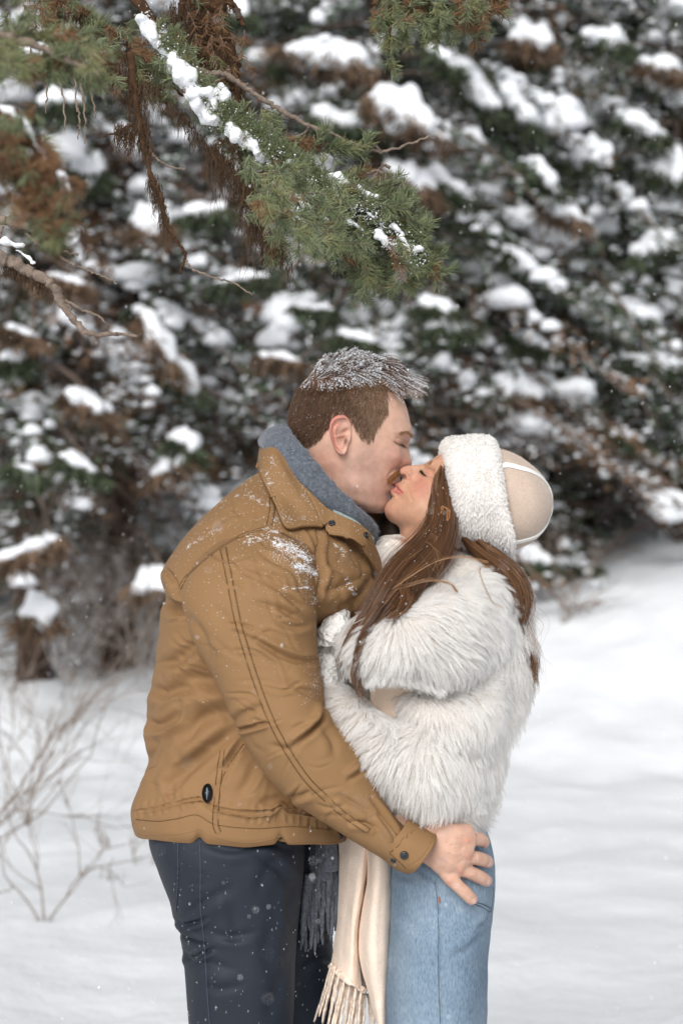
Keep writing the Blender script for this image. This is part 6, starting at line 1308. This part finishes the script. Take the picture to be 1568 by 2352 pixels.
# main bough -------------------------------------------------------------
mainb = thing('spruce_bough', 'snow-covered green spruce bough slanting down above the man\'s head', 'branch', tuple(P(300, -20, .05)))
mainb.location = (0, 0, 0)
BD = .03
branch([(200, -120, BD), (300, -20, BD), (400, 130, BD), (480, 240, BD), (560, 305, BD), (650, 372, BD), (740, 432, BD), (830, 482, BD), (900, 545, BD), (955, 600, BD)], .010, .0018, M['mossbark'], mainb, 'limb', 1, 1.0, 9)
SPN = np.array([(300, -20), (400, 130), (480, 240), (560, 305), (650, 372), (740, 432), (830, 482), (900, 545), (955, 600)], float)
sp = Spray()
for i in range(96):
    u = rg.random() ** .55; A = catmull(SPN, 100); k = int(u * 99); x0, y0 = A[k]; w = np.interp(u, [0, .3, .6, 1], [22, 20, 30, 20]); x0 += rg.normal(0, w * .5) - 10; y0 += rg.normal(14, w * .6)
    sprig(sp, x0, y0, BD + abs(rg.normal(0, .03)) - .008, 42 + rg.normal(0, 38) - (u > .5) * 6, np.interp(u, [0, .5, 1], [34, 48, 56]) * rg.uniform(.6, 1.3), rg, orange=.04 if u > .4 else .3, yellow=.12, dens=1.0)
for i in range(48):   # the wide tip
    x0 = rg.uniform(700, 930); y0 = rg.uniform(440, 575) + (x0 - 800) * .25; sprig(sp, x0, y0, BD + rg.normal(0, .04), rg.normal(28, 30), rg.uniform(38, 80), rg, orange=.05, yellow=.25, dens=1.0)
for x0, y0, an, L in ((745, 350, -15, 70), (720, 340, -50, 50), (790, 350, 5, 60), (760, 400, 15, 90), (820, 450, 5, 120), (850, 480, 10, 110), (880, 540, 25, 120), (900, 560, 10, 110), (860, 590, 45, 90), (830, 600, 60, 80), (930, 590, 18, 90), (800, 560, 70, 90), (640, 520, 95, 70), (620, 560, 80, 60), (900, 500, -5, 80), (600, 255, 40, 60), (640, 318, 10, 80)):
    for k in range(3): sprig(sp, x0 + rg.normal(0, 6), y0 + rg.normal(0, 6), BD + .01 + rg.normal(0, .02), an + rg.normal(0, 10), L * rg.uniform(.8, 1.05), rg, .08, .22, 1.0)
for i in range(45):   # softer mass on the underside, nearer the lens
    x0 = rg.uniform(560, 770); y0 = rg.uniform(370, 520) + (x0 - 640) * .30; sprig(sp, x0, y0, BD - rg.uniform(.05, .45), rg.normal(50, 35), rg.uniform(36, 66), rg, .10, .35, 1.0)
emit(sp, mainb)
snow_on(mainb, [(345, 70, 34, 22, 50), (392, 122, 42, 30, 52), (428, 182, 48, 34, 48), (500, 226, 28, 28, 20), (470, 258, 40, 26, 45), (530, 300, 42, 22, 44), (578, 335, 42, 22, 38), (610, 360, 24, 14, 30), (668, 388, 28, 19, 30), (700, 405, 24, 10, 30), (765, 420, 30, 22, 20), (838, 446, 26, 12, 30), (884, 553, 28, 14, 40), (790, 500, 26, 8, 40), (930, 560, 22, 7, 60), (960, 575, 12, 10, 0), (735, 418, 20, 9, 30), (800, 432, 18, 8, 20), (820, 520, 20, 7, 40), (860, 500, 18, 7, 30), (910, 525, 18, 7, 40), (700, 470, 16, 6, 30), (745, 500, 16, 6, 35), (640, 430, 16, 7, 40), (385, 150, 26, 12, 60), (440, 235, 24, 10, 50)], 5, BD - .034)
A_ = catmull(SPN, 100); ki = rg.integers(4, 100, 2600); fp = PV(np.column_stack([A_[ki] + rg.normal(0, 1, (2600, 2)) * [17, 17] + [3, -2], BD - .03 + rg.normal(0, .02, 2600)])); flakes('snow_crumbs', fp, rg.uniform(.0004, .0016, 2600), mainb, M['bough_snow'])
sp = Spray()
for i in range(380):   # needles poking through the snow ridge
    k = rg.integers(8, 75); x0, y0 = catmull(SPN, 100)[k]; sprig(sp, x0 + rg.normal(4, 10), y0 + rg.normal(-6, 12), BD - .045, rg.normal(-30, 70), 22, rg, .03, .05, .8, False)
emit(sp, mainb)
lichen(mainb, [(330, 170, 560, 420, 330, 55, BD), (560, 400, 600, 470, 160, 110, BD), (570, 400, 605, 440, 150, 190, BD), (480, 330, 560, 400, 160, 110, BD), (640, 560, 660, 600, 40, 60, BD)], 4)
branch([(578, 400, BD), (590, 470, BD), (600, 540, BD), (602, 610, BD)], .0045, .0015, M['mossbark'], mainb, 'hanging_twig', 8, 1.5)
# grey dead twig crossing behind the bough
dt = thing('dead_twig', 'long grey leafless twig arching right across the green bough tip', 'twig')
branch([(405, 128, .06), (430, 150, .06), (475, 168, .06), (520, 172, .06), (560, 200, .06), (610, 232, .06), (660, 262, .06), (710, 290, .06), (760, 306, .06), (820, 335, .06), (875, 348, .06), (930, 335, .06), (985, 312, .06)], .0060, .0016, M['twigbark'], dt, 'stem', 2, 1.6)
for q, s in (([(515, 172), (522, 162), (528, 160)], 3), ([(710, 290), (700, 305), (672, 316), (640, 318)], 4), ([(875, 348), (862, 335), (850, 338)], 5), ([(880, 400), (868, 392), (850, 396), (820, 410)], 6), ([(560, 200), (570, 190)], 7), ([(895, 385), (880, 380), (862, 400), (850, 415)], 8)):
    branch([(a, b, .06) for a, b in q], .0026, .0010, M['twigbark'], dt, 'side_twig', s, .8)
# hanging twig with lichen
ht = thing('dead_twig', 'dark lichen-covered twig hanging down left of the bough and curling right', 'twig')
branch([(300, 120, .0), (312, 230, .0), (322, 300, .0), (335, 345, .0), (345, 400, .0), (368, 450, .0), (382, 510, .0), (405, 555, .0), (425, 580, .0), (422, 605, .0), (412, 626, .0)], .0055, .0018, M['mossbark'], ht, 'stem', 12, 1.8)
branch([(425, 600, .0), (450, 622, .0), (500, 640, .0), (540, 652, .0), (580, 677, .0)], .0022, .0011, M['twigbark'], ht, 'side_twig', 13, 1.0)
branch([(345, 345, .0), (365, 368, .0), (395, 384, .0), (425, 388, .0)], .0022, .0011, M['twigbark'], ht, 'side_twig', 14, 1.0)
branch([(322, 305, .0), (300, 288, .0), (270, 305, .0), (235, 312, .0)], .0030, .0012, M['mossbark'], ht, 'side_twig', 15, 1.2)
for i, (x0, y0, x1, y1) in enumerate(((130, 150, 150, 300), (175, 230, 180, 320), (100, 130, 105, 260), (185, 190, 195, 330), (190, 160, 220, 270), (150, 90, 178, 250), (60, 60, 70, 150))): branch([(x0, y0, -.05), ((x0 + x1) / 2 + 6, (y0 + y1) / 2, -.05), (x1, y1, -.05)], .0022, .0009, M['twigbark'], ht, 'side_twig', 50 + i, 1.2)
lichen(ht, [(320, 280, 340, 340, 220, 46, 0), (345, 400, 385, 520, 340, 36, 0), (270, 290, 310, 300, 200, 60, 0), (230, 120, 340, 200, 260, 90, 0), (300, 200, 340, 300, 160, 60, 0)], 14)
# left dead branch
lb = thing('dead_branch', 'forked grey dead branch with a little snow entering from the left edge', 'branch')
branch([(-30, 575, -.02), (20, 600, -.02), (70, 625, -.02), (120, 655, -.02), (145, 700, -.02), (170, 735, -.02), (205, 765, -.02), (260, 768, -.02), (318, 772, -.02)], .0120, .0020, M['twigbark'], lb, 'stem', 22, 1.8, 9)
branch([(-30, 498, .0), (20, 508, .0), (70, 520, .0), (110, 540, .0)], .0085, .0060, M['twigbark'], lb, 'side_branch', 23, 1.5)
for q, s in (([(110, 540), (140, 590), (180, 612), (230, 632), (270, 652)], 24), ([(150, 690), (190, 712), (220, 722), (245, 742)], 25), ([(60, 540), (110, 570), (170, 582), (180, 585)], 26), ([(0, 545), (8, 520)], 27)): branch([(a, b, -.02) for a, b in q], .0030, .0012, M['twigbark'], lb, 'side_twig', s, 1.2)
snow_on(lb, [(22, 558, 34, 9, 12), (60, 590, 26, 5, 40)], 9, -.02)
lichen(lb, [(10, 600, 110, 650, 300, 34, -.02)], 24)
# upper left boughs, nearer the lens and out of focus
ul = thing('spruce_bough', 'out-of-focus rusty brown spruce bough at the left edge close to the lens', 'branch')
sp = Spray(); ND = -1.0
branch([(-120, 120, ND), (-20, 260, ND), (60, 330, ND), (110, 400, ND), (130, 480, ND), (140, 560, ND)], .012, .003, M['mossbark'], ul, 'limb', 41, 1.5)
for i in range(65):
    u = rg.random(); x0 = np.interp(u, [0, .5, 1], [-60, 60, 135]) + rg.normal(0, 26); y0 = np.interp(u, [0, .5, 1], [200, 340, 540]) + rg.normal(0, 22); sprig(sp, x0, y0, ND + rg.normal(0, .05), rg.normal(75, 40), rg.uniform(30, 60), rg, .55, .12, .8)
emit(sp, ul); lichen(ul, [(-40, 220, 60, 330, 300, 120, ND), (40, 300, 130, 480, 500, 110, ND), (110, 420, 140, 560, 160, 80, ND)], 44); snow_on(ul, [(30, 270, 30, 10, 30), (95, 350, 20, 9, 50), (150, 420, 18, 10, 60), (60, 300, 14, 8, 40)], 45, ND)
ul2 = thing('spruce_bough', 'out-of-focus green and orange spruce sprigs in the upper left corner', 'branch')
sp = Spray(); ND = -.75
branch([(-80, 60, ND), (40, 90, ND), (120, 120, ND), (180, 150, ND), (230, 170, ND)], .006, .002, M['twigbark'], ul2, 'limb', 46, 1.5)
for i in range(45): sprig(sp, rg.uniform(-40, 230), rg.uniform(70, 165), ND + rg.normal(0, .06), rg.normal(20, 40), rg.uniform(30, 60), rg, .18, .45, .9)
emit(sp, ul2)
ul3 = thing('spruce_bough', 'dark green spruce sprigs filling the top left above the snowy bough', 'branch')
sp = Spray(); branch([(60, -60, .12), (180, 20, .12), (280, 90, .12), (360, 160, .12), (420, 220, .12)], .008, .002, M['mossbark'], ul3, 'limb', 47, 1.5)
for i in range(90): u = rg.random(); sprig(sp, 60 + 320 * u + rg.normal(0, 36), -40 + 210 * u + rg.normal(0, 34), .12 + rg.normal(0, .06), rg.normal(60, 45), rg.uniform(30, 56), rg, .35, .1, 1.1)
emit(sp, ul3); lichen(ul3, [(100, -20, 380, 170, 420, 80, .12)], 48)
# hanging mossy trunk-like limb
hl = thing('dead_branch', 'thick brown mossy dead limb hanging from the top with rusty needles', 'branch')
for q, r0, s in (([(470, -60), (468, 40), (455, 120), (448, 180)], .026, 61), ([(480, -40), (505, 60), (530, 140), (545, 200), (552, 250)], .019, 62), ([(430, -40), (415, 40), (410, 110)], .010, 63), ([(500, -40), (540, 20), (560, 60)], .008, 64)): branch([(a, b, .14) for a, b in q], r0, r0 * .35, M['mossbark'], hl, 'limb', s, 2.5, 10)
sp = Spray()
for i in range(100): u = rg.random(); sprig(sp, 455 + 95 * u + rg.normal(0, 22), -20 + 270 * u + rg.normal(0, 26), .12 + rg.normal(0, .03), rg.normal(80, 30), rg.uniform(20, 40), rg, .9, .05, .55, False)
emit(sp, hl); lichen(hl, [(430, -20, 500, 60, 340, 120, .12), (450, 60, 540, 160, 360, 90, .12), (400, 0, 420, 90, 130, 90, .12), (540, 180, 560, 250, 200, 70, .12)], 65)
# upper right sprig
ur = thing('spruce_bough', 'green and rusty spruce sprig hanging from the top edge right of centre', 'branch')
sp = Spray(); branch([(820, -80, .05), (900, -20, .05), (990, 10, .05), (1080, 22, .05), (1150, 30, .05)], .006, .0016, M['mossbark'], ur, 'limb', 71, 1.2); branch([(900, -30, .05), (895, 60, .05), (893, 120, .05), (905, 170, .05)], .004, .0012, M['mossbark'], ur, 'side_twig', 72, 1.2)
for i in range(90): x0 = rg.uniform(850, 1120); sprig(sp, x0, rg.uniform(-30, 50), .05 + rg.normal(0, .03), rg.normal(35, 35), rg.uniform(34, 62), rg, .12 + .3 * (x0 > 1020), .2, 1.2)
for i in range(16): sprig(sp, 893 + rg.normal(0, 5), rg.uniform(20, 165), .05, rg.normal(80, 30), rg.uniform(22, 36), rg, .15, .2, 1.1, False)
emit(sp, ur)
# falling snow -------------------------------------------------------------
rg = np.random.default_rng(99); n = 4800; d_ = rg.uniform(.9, 9, n); xx = rg.uniform(-60, 1630, n); yy = rg.uniform(-40, 2390, n)
keep = np.ones(n, bool); pts = np.array([P(a, b, q - CAM_D) for a, b, q in zip(xx, yy, d_)]); pts = pts[((pts[:, 1] < -.42) & (rg.random(n) < .35)) | (pts[:, 1] > .5)]
o = flakes('falling_snow', pts, rg.uniform(.0005, .0013, len(pts)) * np.clip(pts[:, 1] * .12 + 1.1, .5, 2), None, stretch=np.array([.7, .7, 1.5])); tag(o, 'small white snowflakes drifting through the air in front of the forest', 'snowflakes')
n = 170; a = rg.uniform(330, 760, n); b = rg.uniform(1900, 2352, n); pts = np.array([P(x_, y_, rg.uniform(-.50, -.32)) for x_, y_ in zip(a, b)]); o = flakes('falling_snow', pts, rg.uniform(.00025, .0006, n), None, stretch=np.array([.5, .5, 3.2])); tag(o, 'fine snowflakes falling in front of the dark trousers', 'snowflakes')
